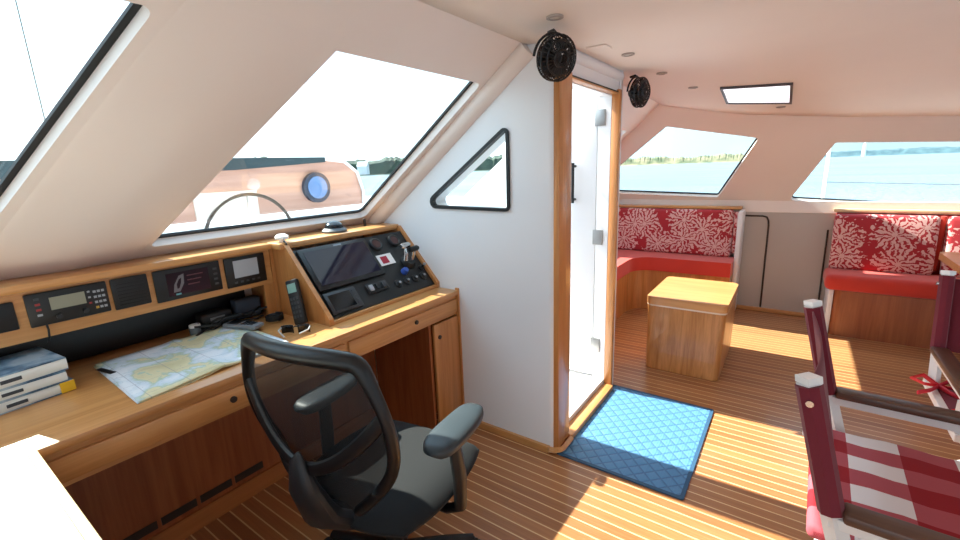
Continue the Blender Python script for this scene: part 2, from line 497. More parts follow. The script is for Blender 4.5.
# door frame
fr = thing('door_frame', 'honey wood door frame around the open white doorway', 'door frame', (-0.86, 2.27, 0))
fr['kind'] = 'structure'; fr.name = 'door_1'
def fbox(n, m, *a, **k):
    o = simple_box(n, m, fr, *a, **k)
    o.matrix_parent_inverse = Matrix.Translation((0.86, -2.27, 0)); return o
fbox('jamb', WOOD_Z(), -0.90, -0.852, 1.808, 1.945, 0.0, 1.83, bev=0.008)
fbox('jamb', WOOD_Z(), -0.90, -0.852, 2.588, 2.622, 0.0, 1.83, bev=0.004)
fbox('head', WOOD_Y(), -0.90, -0.86, 1.945, 2.588, 1.804, 1.812, bev=0.002)
fbox('seal', M_BLACK, -0.882, -0.856, 2.6225, 2.629, 0.0, 1.83)
fbox('seal', M_BLACK, -0.871, -0.862, 1.945, 2.588, 1.8125, 1.819)
fbox('reveal', M_GEL, -0.975, -0.90, 2.588, 2.628, 0.03, 1.83)
fbox('reveal', M_GEL, -0.975, -0.90, 1.925, 1.935, 0.03, 1.83)
fbox('reveal', M_GEL, -0.975, -0.90, 1.93, 2.588, 1.80, 1.814)
fbox('sill', WOOD_Y(), -0.90, -0.835, 1.946, 2.587, 0.0, 0.035, bev=0.006)
fbox('threshold', M_GEL, -1.02, -0.902, 1.93, 2.587, 0.0, 0.06)
# open leaf against the cockpit side
leaf = thing('cabin_door', 'white cabin door leaf swung open outside the doorway', 'door', (-0.98, 2.633, 0.0))
def lb(n, m, p, *a, **k):
    o = simple_box(n, m, p, *a, **k); return o
lf = lb('leaf', M_GEL, leaf, -0.66, 0.0, -0.045, -0.010, 0.07, 1.79, bev=0.006)
for z in (1.687, 0.991, 0.286):
    h = lb('hinge', M_STEEL, leaf, -0.012, 0.05, -0.055, -0.046, z - 0.045, z + 0.045, bev=0.002)
bm = B(); tube(bm, [(-0.132, -0.085, 1.20), (-0.132, -0.085, 1.44)], 0.010, 8); tube(bm, [(-0.132, -0.045, 1.22), (-0.132, -0.085, 1.22)], 0.008, 8); tube(bm, [(-0.132, -0.045, 1.42), (-0.132, -0.085, 1.42)], 0.008, 8)
finish('handle', bm, M_BPLASTIC, leaf, smooth=True)
# far sloped wall with two windows
N3 = V((0, 1.44, 1)).normalized(); T3 = V((0, -1, 1.44)).normalized()
FO = V((0, 4.8, 1.04))
def s_of(z): return (z - 1.04) / T3.z
w4 = rounded([(-1.60, s_of(1.115)), (-0.60, s_of(1.075)), (-0.29, s_of(1.585)), (-1.0, s_of(1.73)), (-1.60, s_of(1.32))], [0.02, 0.03, 0.02, 0.03, 0.02], 4)
w5 = rounded([(-0.04, s_of(1.05)), (1.60, s_of(0.955)), (1.60, s_of(1.45)), (0.215, s_of(1.52))], [0.03, 0.03, 0.02, 0.02], 4)
bm = B()
top = [(x, s_of(zfar(x)) + 0.05) for x in (2.7, 1.6, 0.837, 0.215, -0.437, -1.066, -2.2)]
plate(bm, [(-2.2, -0.02), (0.2, -0.03), (2.7, -0.14)] + top, [w4, w5], FO, (1, 0, 0), T3, N3, 0.035)
struct(finish('wall_back', bm, M_CEIL))
window('window_4', w4, FO, (1, 0, 0), T3, N3, 0.035, 0.012)
window('window_5', w5, FO, (1, 0, 0), T3, N3, 0.035, 0.008)
bm = B(); box(bm, -2.2, 2.7, 4.80, 4.86, 0.0, 0.94)
struct(finish('wall_back', bm, M_GREY))
bm = B(); box(bm, -2.17, 2.7, 4.795, 4.86, 0.94, 1.045, bev=0.004)
struct(finish('trim_4', bm, M_COAM))
bm = B(); box(bm, -0.40, 0.36, 4.775, 4.80, 0.0, 0.035, bev=0.005)
struct(finish('baseboard_back', bm, WOOD_X()))
# sloped side of the far nook (behind the door wall)
bm = B(); plate(bm, [(2.64, -0.2), (5.0, -0.2), (5.0, 1.3), (2.64, 1.3)], [[(3.0, 0.0), (4.2, 0.0), (4.2, 0.9), (3.0, 0.9)]], SO, (0, 1, 0), T, TN, 0.035)
struct(finish('wall_left', bm, M_COAM))
window('window_6', [(3.0, 0.0), (4.2, 0.0), (4.2, 0.9), (3.0, 0.9)], SO, (0, 1, 0), T, TN, 0.035, 0.012)
bm = B(); box(bm, -2.22, -2.17, 2.70, 4.86, 0.0, 1.08)
struct(finish('wall_left', bm, M_COAM))

# the unseen side of the cabin, with its windows and open aft doorway
def ring(name, x0, x1, z0, z1, hx0, hx1, hz0, hz1, org, u, n, t):
    bm = B(); plate(bm, [(x0, z0), (x1, z0), (x1, z1), (x0, z1)], [[(hx0, hz0), (hx1, hz0), (hx1, hz1), (hx0, hz1)]], org, u, uz, n, t)
    return struct(finish(name, bm, M_COAM))
ring('wall_right', -1.9, 5.0, 0, 2.0, -1.4, 3.6, 0.55, 1.8, (2.65, 0, 0), (0, 1, 0), (1, 0, 0), 0.05)
ring('wall_right', -2.2, 2.7, 0, 2.0, -0.6, 2.4, 0.05, 1.85, (0, -1.85, 0), (1, 0, 0), (0, -1, 0), 0.05)

# base trims along the white wall
bm = B()
box(bm, -1.43, -0.895, 1.783, 1.80, 0.0, 0.035)
tube(bm, [(-0.895, 1.7915, 0.0175), (-0.870, 1.797, 0.0175), (-0.848, 1.815, 0.0175), (-0.843, 1.835, 0.0175), (-0.843, 1.94, 0.0175)], 0.0175, 4, up=(0, 0, 1))
struct(finish('baseboard_left', bm, WOOD_X()))
bm = B()

# ---------------------------------------------------------------- outside
def water_mat():
    m = mat('sea_water', '#5C93AE', 0.6, spec=0.1); N = NT(m)
    N.bump(N.noise(N.coords((1, 1, 1)), 2.0, 4), 0.9, 0.25)
    N.l(N.ramp(N.noise(N.coords((0.03, 0.1, 1)), 1.0, 4), [(0.3, lin('#6A7A86')), (0.7, lin('#7A8A96'))]), N.b.inputs['Base Color'])
    return m
bm = B(); box(bm, -1800, 1800, -1800, 1800, -1.4, -1.3)
o = finish('sea', bm, water_mat()); o['kind'] = 'stuff'; o['label'] = 'pale blue sea surface around the boat'
def shore(name, az0, az1, dist, hmin, hmax, c1, c2, seed, z0=-1.5):
    rnd = random.Random(seed); n = 160; bm = B(); rows = []
    ph = [rnd.random() * 6 for _ in range(8)]
    for i in range(n + 1):
        a = math.radians(az0 + (az1 - az0) * i / n); t = i / n
        h = hmin + (hmax - hmin) * (0.5 + 0.25 * math.sin(5 * t + ph[0]) + 0.15 * math.sin(17 * t + ph[1]) + 0.1 * math.sin(60 * t + ph[2])) + rnd.uniform(-.12, .12) * (hmax - hmin)
        h *= min(1, t * 14, (1 - t) * 14) * .9 + .1
        row = []
        for d, z in ((dist - 5, z0), (dist, z0 + 1.2), (dist + 6, h * .75), (dist + 22, h), (dist + 60, h * .8), (dist + 62, z0)):
            row.append(bm.verts.new((math.sin(a) * d, math.cos(a) * d, z + (rnd.uniform(-.3, .3) if z > 0 else 0))))
        rows.append(row)
    for A, C in zip(rows, rows[1:]):
        for k in range(5): bm.faces.new((A[k], A[k + 1], C[k + 1], C[k]))
    m = mat(name + '_foliage', c1, 0.9); N = NT(m)
    N.l(N.ramp(N.noise(N.coords(), 0.12, 5), [(0.35, lin(c1)), (0.65, lin(c2))]), N.b.inputs['Base Color'])
    return finish(name, bm, m)
o = shore('wooded_shore', -75, -28, 420, 10, 20, '#3A4E38', '#5A6E4C', 3); struct(o, 'low green wooded shore beyond the front windows')
o = shore('wooded_shore', -112, -78, 300, 4, 9, '#24332A', '#3C4E3E', 5); struct(o, 'dark green wooded shore at far left')
o = shore('sandy_shore', -24, -4, 420, 3.5, 7.5, '#4E5A40', '#8E8468', 8); struct(o, 'sandy shore with low trees beyond the far window')
o = shore('distant_shore', -3, 45, 650, 4, 6.5, '#37505A', '#4F6A70', 11); struct(o, 'hazy blue green shore across the water at right')
def house(px, py, w, d, h, rh, name, label, cat, wc, rc):
    t = thing(name, label, cat, (px, py, -0.3), math.atan2(-px, py) * -1)
    bm = B(); box(bm, -w / 2, w / 2, -d / 2, d / 2, 0, h); finish('wall', bm, mat(name + '_wall', wc, .8), t)
    bm = B(); plate(bm, [(-w / 2 - .4, h), (w / 2 + .4, h), (0, h + rh)], [], (0, -d / 2 - .3, 0), (1, 0, 0), (0, 0, 1), (0, 1, 0), d + .6)
    finish('roof', bm, mat(name + '_roof', rc, .8), t); return t
a = math.radians(-49.7); house(math.sin(a) * 405, math.cos(a) * 405, 14, 8, 7, 4, 'shore_house', 'small white house on the wooded shore', 'house', '#E9ECEC', '#C9D2D4')
bm = B(); a = math.radians(5.0)
lathe(bm, [(1.9, 0), (1.5, 11), (1.5, 12), (0, 14)], 12)
o = finish('lighthouse', bm, mat('white_masonry', '#F4F4F2', .8)); o.location = (math.sin(a) * 630, math.cos(a) * 630, -1.3)
tag(o, 'small white tower standing on the distant shore', 'lighthouse')

# forward cockpit and deck (outside the helm window)
bm = B()
box(bm, -2.60, -0.975, 1.92, 2.66, -0.06, 0.05)
box(bm, -2.66, -2.60, 1.7, 2.8, -0.06, 0.85)
box(bm, -9.0, -2.66, -2.5, 7.5, 0.70, 0.85)
box(bm, -2.66, -2.22, -2.5, 1.90, 0.70, 0.85); box(bm, -2.66, -2.23, 2.80, 7.5, 0.70, 0.85)
struct(finish('foredeck', bm, M_GEL), 'white foredeck and cockpit outside the windows')
bm = B(); box(bm, -3.72, -3.35, 0.5, 3.3, 0.85, 1.115, bev=0.05, seg=3)
struct(finish('coaming', bm, M_GEL, smooth=True), 'white moulded coaming on the foredeck')
# outside steering wheel
wh = thing('steering_wheel', 'dark rimmed steering wheel outside the front window', 'steering wheel', (-2.80, 1.43, 1.04))
bm = B(); R_ = 0.285
tube(bm, [(0.0, R_ * math.cos(a), R_ * math.sin(a)) for a in [2 * PI * k / 48 for k in range(48)]], 0.011, 8, closed=True)
finish('rim', bm, mat('brown_leather', '#2A221F', .5), wh, smooth=True)
bm = B()
for k in range(5):
    a = PI / 2 + 2 * PI * k / 5; tube(bm, [(0, 0.03 * math.cos(a), .03 * math.sin(a)), (0, R_ * math.cos(a), R_ * math.sin(a))], 0.005, 6)
finish('spokes', bm, M_CHROME, wh)
bm = B(); tube(bm, [(-0.06, 0, 0), (0.03, 0, 0)], 0.04, 16); finish('hub', bm, M_CHROME, wh, smooth=True)
bm = B(); box(bm, -0.16, -0.05, -0.10, 0.10, -0.19, 0.10, bev=0.03, seg=3)
finish('pedestal', bm, M_GEL, wh, smooth=True)
# salmon coloured deck pod with rounded end and round port
pod = thing('deck_pod', 'salmon coloured pod with dark top and rounded end on foredeck', 'deck pod', (-4.5, 0, 0.0))
prof = [(0.2, 0.85), (3.60, 0.85), (3.74, 1.0), (3.76, 1.2), (3.70, 1.42), (3.52, 1.55), (3.3, 1.585), (0.2, 1.52)]
bm = B(); plate(bm, prof, [], (-0.7, 0, 0), (0, 1, 0), uz, (1, 0, 0), 0.7)
ms = mat('salmon_gelcoat', '#C9907A', .5); N = NT(ms)
N.l(N.ramp(N.noise(N.coords((1, .5, 8)), 2, 3), [(.35, lin('#BE9080')), (.65, lin('#CBA090'))]), N.b.inputs['Base Color'])
finish('body', bm, ms, pod)
bm = B(); plate(bm, [(0.2, 1.47), (2.2, 1.50), (3.25, 1.565), (3.25, 1.62), (2.2, 1.615), (0.2, 1.60)], [], (-0.72, 0, 0), (0, 1, 0), uz, (1, 0, 0), 0.745); finish('top_cover', bm, mat('dark_teal_cover', '#33454C', .7), pod)
bm = B(); tube(bm, [(0.012, y, z) for y, z in [(3.25, 1.60), (3.52, 1.57), (3.70, 1.44), (3.77, 1.2), (3.75, 1.0), (3.68, .88)]], 0.02, 8); finish('edge_rail', bm, M_GEL, pod, smooth=True)
bm = B(); tube(bm, [(0.0, 3.09, 1.285), (0.05, 3.09, 1.285)], 0.17, 28); finish('port_ring', bm, mat('navy_ring', '#27324A', .4), pod, smooth=True)
bm = B(); tube(bm, [(0.05, 3.09, 1.285), (0.056, 3.09, 1.285)], 0.125, 28); finish('port_lens', bm, mat('blue_lens', '#5A82B8', .15), pod, smooth=True)
bm = B(); box(bm, -0.02, 0.012, 1.80, 2.40, 0.98, 1.30, bev=0.006); finish('panel', bm, mat('pale_panel', '#E6D9D0', .5), pod)
# deck hardware on the coaming
for i, (x, y, lab) in enumerate([(-3.1, 0.85, 'chrome cleat on the deck left of the steering wheel'), (-3.2, 2.35, 'chrome cleat on the deck right of the steering wheel')]):
    t = thing('deck_cleat', lab, 'cleat', (x, y, 0.85))
    bm = B(); tube(bm, [(0, -.12, .06), (0, -.05, .05), (0, .05, .05), (0, .12, .06)], .012, 8); finish('horn', bm, M_CHROME, t, smooth=True)
    for q in (-1, 1):
        bm = B(); box(bm, -.02, .02, .04 * q - .01, .04 * q + .01, 0, .05); finish('foot', bm, M_CHROME, t)
bm = B(); tube(bm, [(-5.4, 1.11, 0.85), (-5.4, 1.12, 4.4)], 0.006, 6)
tag(finish('rigging_wire', bm, M_STEEL), 'thin steel rigging wire outside the left window', 'rigging')
# side deck, stanchion and lifeline beyond the far windows
bm = B(); box(bm, -2.7, 3.5, 5.0, 6.3, 0.30, 0.42)
struct(finish('side_deck', bm, M_GEL), 'white side deck below the far windows')
bm = B(); tube(bm, [(0.245, 6.0, 0.42), (0.245, 6.0, 1.50)], 0.016, 8)
tag(finish('stanchion', bm, M_WHITE, smooth=True), 'white upright stanchion outside the right window', 'stanchion')
bm = B(); tube(bm, [(0.245, 6.0, 1.15), (3.5, 6.0, 1.03)], 0.004, 6)
tag(finish('lifeline', bm, M_STEEL), 'thin steel lifeline running from the white stanchion', 'lifeline')

# ================================================================== DESK AND CONSOLE
DT = 0.79                                   # worktop height
desk = thing('chart_desk', 'long honey wood chart desk with drawers along the front wall', 'desk', (-1.82, 0.97, 0))
desk_inv = Matrix.Translation((1.82, -0.97, 0))
def dk(n, m, *a, parent=None, **k):
    o = simple_box(n, m, parent or desk, *a, **k)
    o.matrix_parent_inverse = desk_inv; return o
dk('worktop', WOOD_Y(), -2.165, -1.475, -1.1, 1.80, DT - 0.028, DT, bev=0.006)
dk('back_panel', WOOD_D(), -1.93, -1.905, 0.142, 1.57, 0.0, DT - 0.03)
dk('plinth', wood('plinth_wood', '#B5713F', '#A0602F', 'Y'), -1.906, -1.896, 0.142, 1.57, 0.0, 0.085)
dk('apron', WOOD_Y(), -1.515, -1.492, 0.142, 1.80, 0.655, DT - 0.03)
dk('end_panel', WOOD_D(), -1.90, -1.50, 1.572, 1.59, 0.0, DT - 0.03)
dk('end_panel', WOOD_Z(), -1.495, -1.472, 1.79, 1.80, 0.0, DT + 0.012, bev=0.002)
def drawer(y0, y1, z0, z1, key):
    d = dk('drawer', WOOD_Y(), -1.495, -1.480, y0, y1, z0, z1, bev=0.003)
    bm = B(); tube(bm, [(-1.481, key, (z0 + z1) / 2), (-1.474, key, (z0 + z1) / 2)], 0.011, 14)
    r = finish('latch', bm, M_BRONZE, d, smooth=True)
    return d
drawer(0.146, 1.055, 0.672, 0.742, 0.60)
drawer(1.075, 1.786, 0.672, 0.742, 1.47)
dr = dk('door', WOOD_Z(), -1.497, -1.480, 1.594, 1.786, 0.03, 0.648, bev=0.003)
bm = B(); tube(bm, [(-1.481, 1.63, 0.575), (-1.474, 1.63, 0.575)], 0.011, 14); finish('latch', bm, M_BRONZE, dr, smooth=True)
for k in range(4):
    y = 0.30 + 0.142 * k
    v = dk('vent_slot', M_BRONZE, -1.905, -1.902, y, y + 0.128, 0.106, 0.140)
dk('cheek', WOOD_Z(), -1.90, -1.50, 1.786, 1.79, 0.0, DT - 0.03)
for o_ in list(desk.children):
    for ob in [o_] + list(o_.children):
        for v in ob.data.vertices:
            if v.co.x > -1.6: v.co.x += .035 * v.co.y / 1.8

# instrument shelf above the desk
shelf = thing('instrument_shelf', 'honey wood instrument shelf above the chart desk', 'shelf', (-2.0, 0.4, 0))
sh_inv = Matrix.Translation((2.0, -0.4, 0))
def shb(n, m, *a, **k):
    o = simple_box(n, m, shelf, *a, **k); o.matrix_parent_inverse = sh_inv; return o
shb('top_board', WOOD_Y(), -2.135, -1.915, -1.2, 1.055, 1.106, 1.134, bev=0.008)
bm = B()
slots = [(0.06, 0.222, 0.992, 1.082), (0.246, 0.453, 0.986, 1.095), (0.464, 0.575, 0.982, 1.095), (0.592, 0.832, 0.972, 1.096), (0.850, 1.026, 0.966, 1.096)]
plate(bm, [(-1.2, 0.945), (1.055, 0.945), (1.055, 1.105), (-1.2, 1.105)], [[(a + .004, c + .004), (b - .004, c + .004), (b - .004, d - .004), (a + .004, d - .004)] for a, b, c, d in slots], (-1.968, 0, 0), (0, 1, 0), uz, (1, 0, 0), 0.018)
o = finish('fascia', bm, WOOD_Y(), shelf); o.matrix_parent_inverse = sh_inv
shb('bottom_board', WOOD_Y(), -2.165, -1.968, -1.2, 1.03, 0.945, 0.957)
shb('upright', WOOD_Z(), -2.165, -1.945, 1.057, 1.072, DT, 1.104)
shb('upright', WOOD_Z(), -1.968, -1.952, 1.012, 1.056, DT, 0.944)
# instruments in the shelf: x face -1.95
def instrument(name, label, cat, i, depth=0.05, proud=0.010, m=None):
    a, b, c, d = slots[i]
    t = thing(name, label, cat, (-1.949, (a + b) / 2, c))
    w, h = b - a, d - c
    bm = B(); box(bm, 0.001, proud, -w / 2, w / 2, 0, h, bev=0.004)
    box(bm, -depth, 0.001, -w / 2 + .008, w / 2 - .008, .008, h - .008)
    finish('housing', bm, m or M_BPLASTIC, t, smooth=True); return t, w, h
def onface(t, n, m, y0, y1, z0, z1, x=0.010, th=0.0015, bev=0.0):
    bm = B(); box(bm, x, x + th, y0, y1, z0, z1, bev=bev); return finish(n, bm, m, t)
M_LCD = mat('grey_green_lcd', '#8E8C7A', 0.35)
M_KEY = mat('pale_grey_key', '#9A9EA4', 0.5); M_KEYD = mat('dark_grey_key', '#3A3C40', 0.5); M_KEYR = mat('red_key', '#9A2A2A', 0.5); M_KEYO = mat('amber_key', '#B08A30', 0.5)
instrument('instrument', 'black instrument at the left end of the shelf, cut by the edge', 'instrument', 0)
t, w, h = instrument('vhf_radio', 'black marine radio with small screen and number keypad', 'radio', 1)
onface(t, 'screen', M_LCD, -w * .23, w * .20, h * .42, h * .80)
for r in range(4):
    for c in range(3): onface(t, 'key', M_KEY if (r, c) != (0, 0) else M_KEYO, w * (.325 + .055 * c) - .004, w * (.325 + .055 * c) + .004, h * (.22 + .17 * r) - .004, h * (.22 + .17 * r) + .004)
for r in range(3): onface(t, 'side_key', M_KEY if r else M_KEYR, w * .25 - .0035, w * .25 + .0035, h * (.40 + .18 * r) - .003, h * (.40 + .18 * r) + .003)
for r in range(4): onface(t, 'function_key', (M_KEY, M_KEYR, M_KEYR, M_KEYD)[r], -w * .40, -w * .34, h * (.34 + .16 * r) - .004, h * (.34 + .16 * r) + .003)
for c in (-.16, .17):
    bm = B(); tube(bm, [(0.010, w * c, h * .2), (0.020, w * c, h * .2)], 0.008, 14); finish('knob', bm, M_DPLASTIC, t, smooth=True)
bm = B(); tube(bm, [(0.012, -w * .33, 0.006), (0.022, -w * .33, -0.012), (0.018, -w * .34, -0.04), (-0.01, -w * .345, -0.06)], 0.003, 8); finish('cord', bm, M_BLACK, t, smooth=True)
t, w, h = instrument('speaker', 'square plain black speaker beside the marine radio', 'speaker', 2)
bm = B()
for k in range(7): box(bm, 0.010, 0.0125, -w * .38, w * .38, h * (.14 + .11 * k), h * (.17 + .11 * k))
finish('grille', bm, mat('speaker_grille', '#0A0A0B', .7), t)
t, w, h = instrument('chart_display', 'wide dark display with sailboat picture in the shelf', 'display', 3)
sc_ = onface(t, 'screen', mat('dark_screen', '#241F26', .12), -w * .33, w * .30, h * .14, h * .86)
bm = B(); plate(bm, [(-.062, .030), (-.040, .030), (-.022, .060), (-.018, .098), (-.036, .092), (-.056, .060)], [[(-.048, .042), (-.040, .044), (-.032, .064), (-.028, .084), (-.038, .078), (-.048, .060)]], (0.0116, 0, 0), (0, 1, 0), uz, (1, 0, 0), 0.0006)
finish('boat_picture', bm, mat('grey_glyph', '#6E6C70', .4), t)
for k in range(3): onface(t, 'text_line', mat('dim_red_text', '#5A3038', .4), -.008, .05 - .008 * k, .085 - .018 * k, .089 - .018 * k, x=0.0116)
onface(t, 'status_light', mat('cyan_mark', '#5FA8B0', .4), -.056, -.038, .018, .024, x=0.0116)
for k in range(4): onface(t, 'button', M_KEYD, w * .38, w * .44, h * (.2 + .17 * k), h * (.27 + .17 * k))
t, w, h = instrument('radar_display', 'small black plotter with pale grey screen on shelf', 'display', 4)
onface(t, 'screen', mat('pale_screen', '#A9AEB4', .2), -w * .30, w * .30, h * .30, h * .88)
for k in range(5): onface(t, 'button', M_KEYD, -w * .32 + .025 * k, -w * .32 + .025 * k + .012, h * .12, h * .18)

# console: sloped instrument panel, between y 1.06 and 1.80
con = thing('helm_console', 'sloped wooden helm console with black instrument panel', 'console', (-1.75, 1.43, DT))
ci = Matrix.Translation((1.75, -1.43, -DT))
def cn(name, bm, m, smooth=False, parent=None):
    o = finish(name, bm, m, parent or con, smooth=smooth)
    if parent is None: o.matrix_parent_inverse = ci
    return o
bm = B(); box(bm, -2.135, -1.855, 1.056, 1.798, 1.104, 1.134, bev=0.008); cn('top_ledge', bm, WOOD_Y(), True)
# side cheeks: profile in x,z
chk = [(-2.16, DT), (-1.575, DT), (-1.575, DT + .03), (-1.845, 1.125), (-1.87, 1.125), (-2.16, 1.10)]
for y0, y1 in ((1.074, 1.095), (1.779, 1.80)):
    bm = B(); plate(bm, chk, [], (0, y0, 0), ux, uz, (0, 1, 0), y1 - y0); cn('cheek', bm, WOOD_Z())
bm = B(); box(bm, -1.60, -1.578, 1.095, 1.779, DT, DT + .018, bev=0.003); cn('lower_rail', bm, WOOD_Y(), True)
PU = V((-0.245, 0, 0.29)).normalized()     # up the panel
PN = V((PU.z, 0, -PU.x))                    # out of the panel (towards the seat)
PO = V((-1.592, 0, DT + 0.022))
PL = 0.372
bm = B(); plate(bm, [(1.096, 0), (1.778, 0), (1.778, PL), (1.096, PL)], [], PO, (0, 1, 0), PU, -PN, 0.012)
panel = cn('panel', bm, mat('black_console_panel', '#111214', .45))
def pbox(name, m, y0, y1, s0, s1, t0, t1, bev=0.0, parent=None):
    bm = B(); vs = box(bm, y0, y1, s0, s1, t0, t1, bev=bev)
    M = Matrix(((0, PU.x, PN.x, PO.x), (1, PU.y, PN.y, PO.y), (0, PU.z, PN.z, PO.z), (0, 0, 0, 1)))
    xform(bm, bm.verts, M)
    o = finish(name, bm, m, parent or con, smooth=bev > 0)
    if parent is None: o.matrix_parent_inverse = ci
    elif parent.type == 'EMPTY': o.matrix_parent_inverse = Matrix.Translation(-parent.location)
    return o
def pt(y, s, t=0): return PO + V((0, y, 0)) + PU * s + PN * t
def pdev(name, label, cat, y, s):
    return thing(name, label, cat, pt(y, s))
# big plotter
t = pdev('chart_plotter', 'large chart plotter with dark glossy screen on console', 'chart plotter', 1.30, .25)
pbox('bezel', M_BPLASTIC, 1.108, 1.50, 0.135, 0.362, 0.0005, 0.018, .006, t)
pbox('screen', mat('plotter_screen', '#221F2E', .06), 1.130, 1.478, 0.158, 0.342, 0.018, 0.0195, 0, t)
pbox('brand_plate', M_KEY, 1.30, 1.345, 0.347, 0.354, 0.018, 0.0188, 0, t)
t = pdev('autopilot_display', 'small grey framed black display at console lower left', 'display', 1.20, .07)
pbox('bezel', mat('graphite_bezel', '#2A2C30', .4), 1.112, 1.282, 0.012, 0.122, 0.0005, 0.014, .006, t)
pbox('screen', mat('black_glass', '#0C0C0F', .08), 1.128, 1.245, 0.026, 0.106, 0.014, 0.0152, 0, t)
for k in range(4): pbox('button', M_KEYD, 1.256, 1.268, .030 + .021 * k, .040 + .021 * k, .014, .0165, 0, t)
t = pdev('switch_panel', 'small switch unit right of the lower display', 'switch', 1.40, .10)
pbox('plate', M_DPLASTIC, 1.345, 1.475, 0.055, 0.108, 0.0005, 0.010, .004, t)
for k in range(3): pbox('switch', (M_KEY, M_BLACK, M_KEYD)[k], 1.355 + .04 * k, 1.378 + .04 * k, .065, .098, .010, .020, .003, t)
t = pdev('note_card', 'white card with red emblem on the console', 'card', 1.575, .2)
pbox('card', mat('white_card', '#E8E4E2', .6), 1.505, 1.612, 0.185, 0.250, 0.0005, 0.003, 0, t)
pbox('emblem', mat('red_emblem', '#A31C34', .6), 1.530, 1.575, 0.195, 0.238, 0.003, 0.0036, 0, t)
for (y, lab) in ((1.555, 'round engine gauge at console top, left one'), (1.685, 'round engine gauge at console top, right one')):
    t = thing('engine_gauge', lab, 'gauge', pt(y, .315), group='engine gauges on the console')
    bm = B(); lathe(bm, [(0, .012), (.026, .012), (.030, .016), (.036, .014), (.038, 0.0005), (0, 0.0005)], 24, Matrix.Rotation(PU.angle(V((1, 0, 0))) * 0 + PN.angle(V((0, 0, 1))), 4, 'Y'))
    finish('bezel', bm, M_DPLASTIC, t, smooth=True)
    bm = B(); lathe(bm, [(0, .0135), (.024, .0135), (.024, .0122), (0, .0122)], 20, Matrix.Rotation(PN.angle(V((0, 0, 1))), 4, 'Y'))
    finish('dial', bm, mat('dial_face', '#4A2A28', .3), t)
for k in range(4):
    y = 1.545 + .062 * k
    t = thing('key_switch', 'round black switch in the console bottom row, %s' % ['leftmost of four', 'second from left', 'third from left', 'rightmost of four'][k], 'switch', pt(y, .065), group='round switches along the console bottom')
    bm = B(); lathe(bm, [(0, .018), (.010, .018), (.012, .010), (.022, .008), (.024, 0.0005), (0, 0.0005)], 18, Matrix.Rotation(PN.angle(V((0, 0, 1))), 4, 'Y'))
    finish('collar', bm, M_DPLASTIC, t, smooth=True)
    bm = B(); lathe(bm, [(0, .022), (.006, .022), (.007, .0182), (0, .0182)], 12, Matrix.Rotation(PN.angle(V((0, 0, 1))), 4, 'Y'))
    finish('cap', bm, M_KEY, t, smooth=True)
# throttle
t = thing('throttle_lever', 'chrome twin lever throttle with black grips on console', 'throttle', pt(1.69, .17))
def loc(p): return p - t.location
bm = B(); lathe(bm, [(0, .03), (.030, .028), (.042, .012), (.045, 0.0005), (0, 0.0005)], 22, Matrix.Rotation(PN.angle(V((0, 0, 1))), 4, 'Y')); finish('base', bm, M_BPLASTIC, t, smooth=True)
for q, (a, b) in enumerate(((1.655, .23), (1.70, .20))):
    bm = B(); p0 = loc(pt(a, .17, .03)); p1 = loc(pt(a, b - .01, .075)); tube(bm, [p0, (p0 + p1) / 2 + PN * .008, p1], [.012, .010, .009], 10)
    lv = finish('lever', bm, M_CHROME, t, smooth=True)
    bm = B(); p2 = loc(pt(a - .03, b, .082)); p3 = loc(pt(a + .035, b + .002, .082)); tube(bm, [p2, p2 + (p3 - p2) * .15, p2 + (p3 - p2) * .85, p3], [.011, .016, .016, .011], 12); finish('grip', bm, M_CHROME if q == 0 else M_BPLASTIC, lv, smooth=True)
t2 = pdev('kill_switch', 'blue plastic knob on console below the throttle', 'switch', 1.625, .12)
bm = B(); lathe(bm, [(0, .03), (.014, .028), (.018, .016), (.020, 0.0005), (0, 0.0005)], 16, Matrix.Rotation(PN.angle(V((0, 0, 1))), 4, 'Y')); finish('knob', bm, mat('blue_plastic', '#2C4C9C', .4), t2, smooth=True)
t2 = pdev('joystick', 'small black joystick with pale tip at console right', 'joystick', 1.755, .115)
bm = B(); lathe(bm, [(0, .035), (.007, .034), (.007, .012), (.018, .008), (.018, 0.0005), (0, 0.0005)], 14, Matrix.Rotation(PN.angle(V((0, 0, 1))), 4, 'Y')); finish('stick', bm, M_BPLASTIC, t2, smooth=True)
bm = B(); bmesh.ops.create_uvsphere(bm, u_segments=12, v_segments=8, radius=.009); xform(bm, bm.verts, Matrix.Translation(PN * .040)); finish('tip', bm, M_KEY, t2, smooth=True)

# things on the ledge
t = thing('compass', 'dark domed compass on the ledge above the console', 'compass', (-1.945, 1.42, 1.134))
bm = B(); lathe(bm, [(0, 0), (.062, 0), (.064, .010), (.050, .022), (0, .022)], 28); finish('base', bm, mat('grey_rubber', '#5B5D60', .5), t, smooth=True)
bm = B(); lathe(bm, [(0, .022), (.046, .0225), (.043, .040), (.030, .052), (.012, .057), (0, .058)], 28); finish('dome', bm, mat('smoked_dome', '#20242A', .08), t, smooth=True)
t = thing('mushroom_antenna', 'white mushroom antenna with black lead on ledge', 'antenna', (-1.90, 1.10, 1.134))
bm = B(); lathe(bm, [(0, 0.0), (.016, 0), (.012, .012), (.030, .016), (.030, .026), (.018, .036), (0, .038)], 20); finish('cap', bm, M_WHITE, t, smooth=True)
bm = B(); tube(bm, [(0.03, -.01, .006), (.050, -.012, .0), (.052, -.012, -.06), (.050, -.012, -.15)], .004, 8)
finish('lead', bm, M_BLACK, t, smooth=True)
t = thing('ledge_catch', 'tiny dark catch standing at the right ledge end', 'catch', (-1.99, 1.66, 1.134))
bm = B(); box(bm, -.006, .006, -.006, .006, 0, .04, bev=.002); finish('post', bm, M_BRONZE, t)

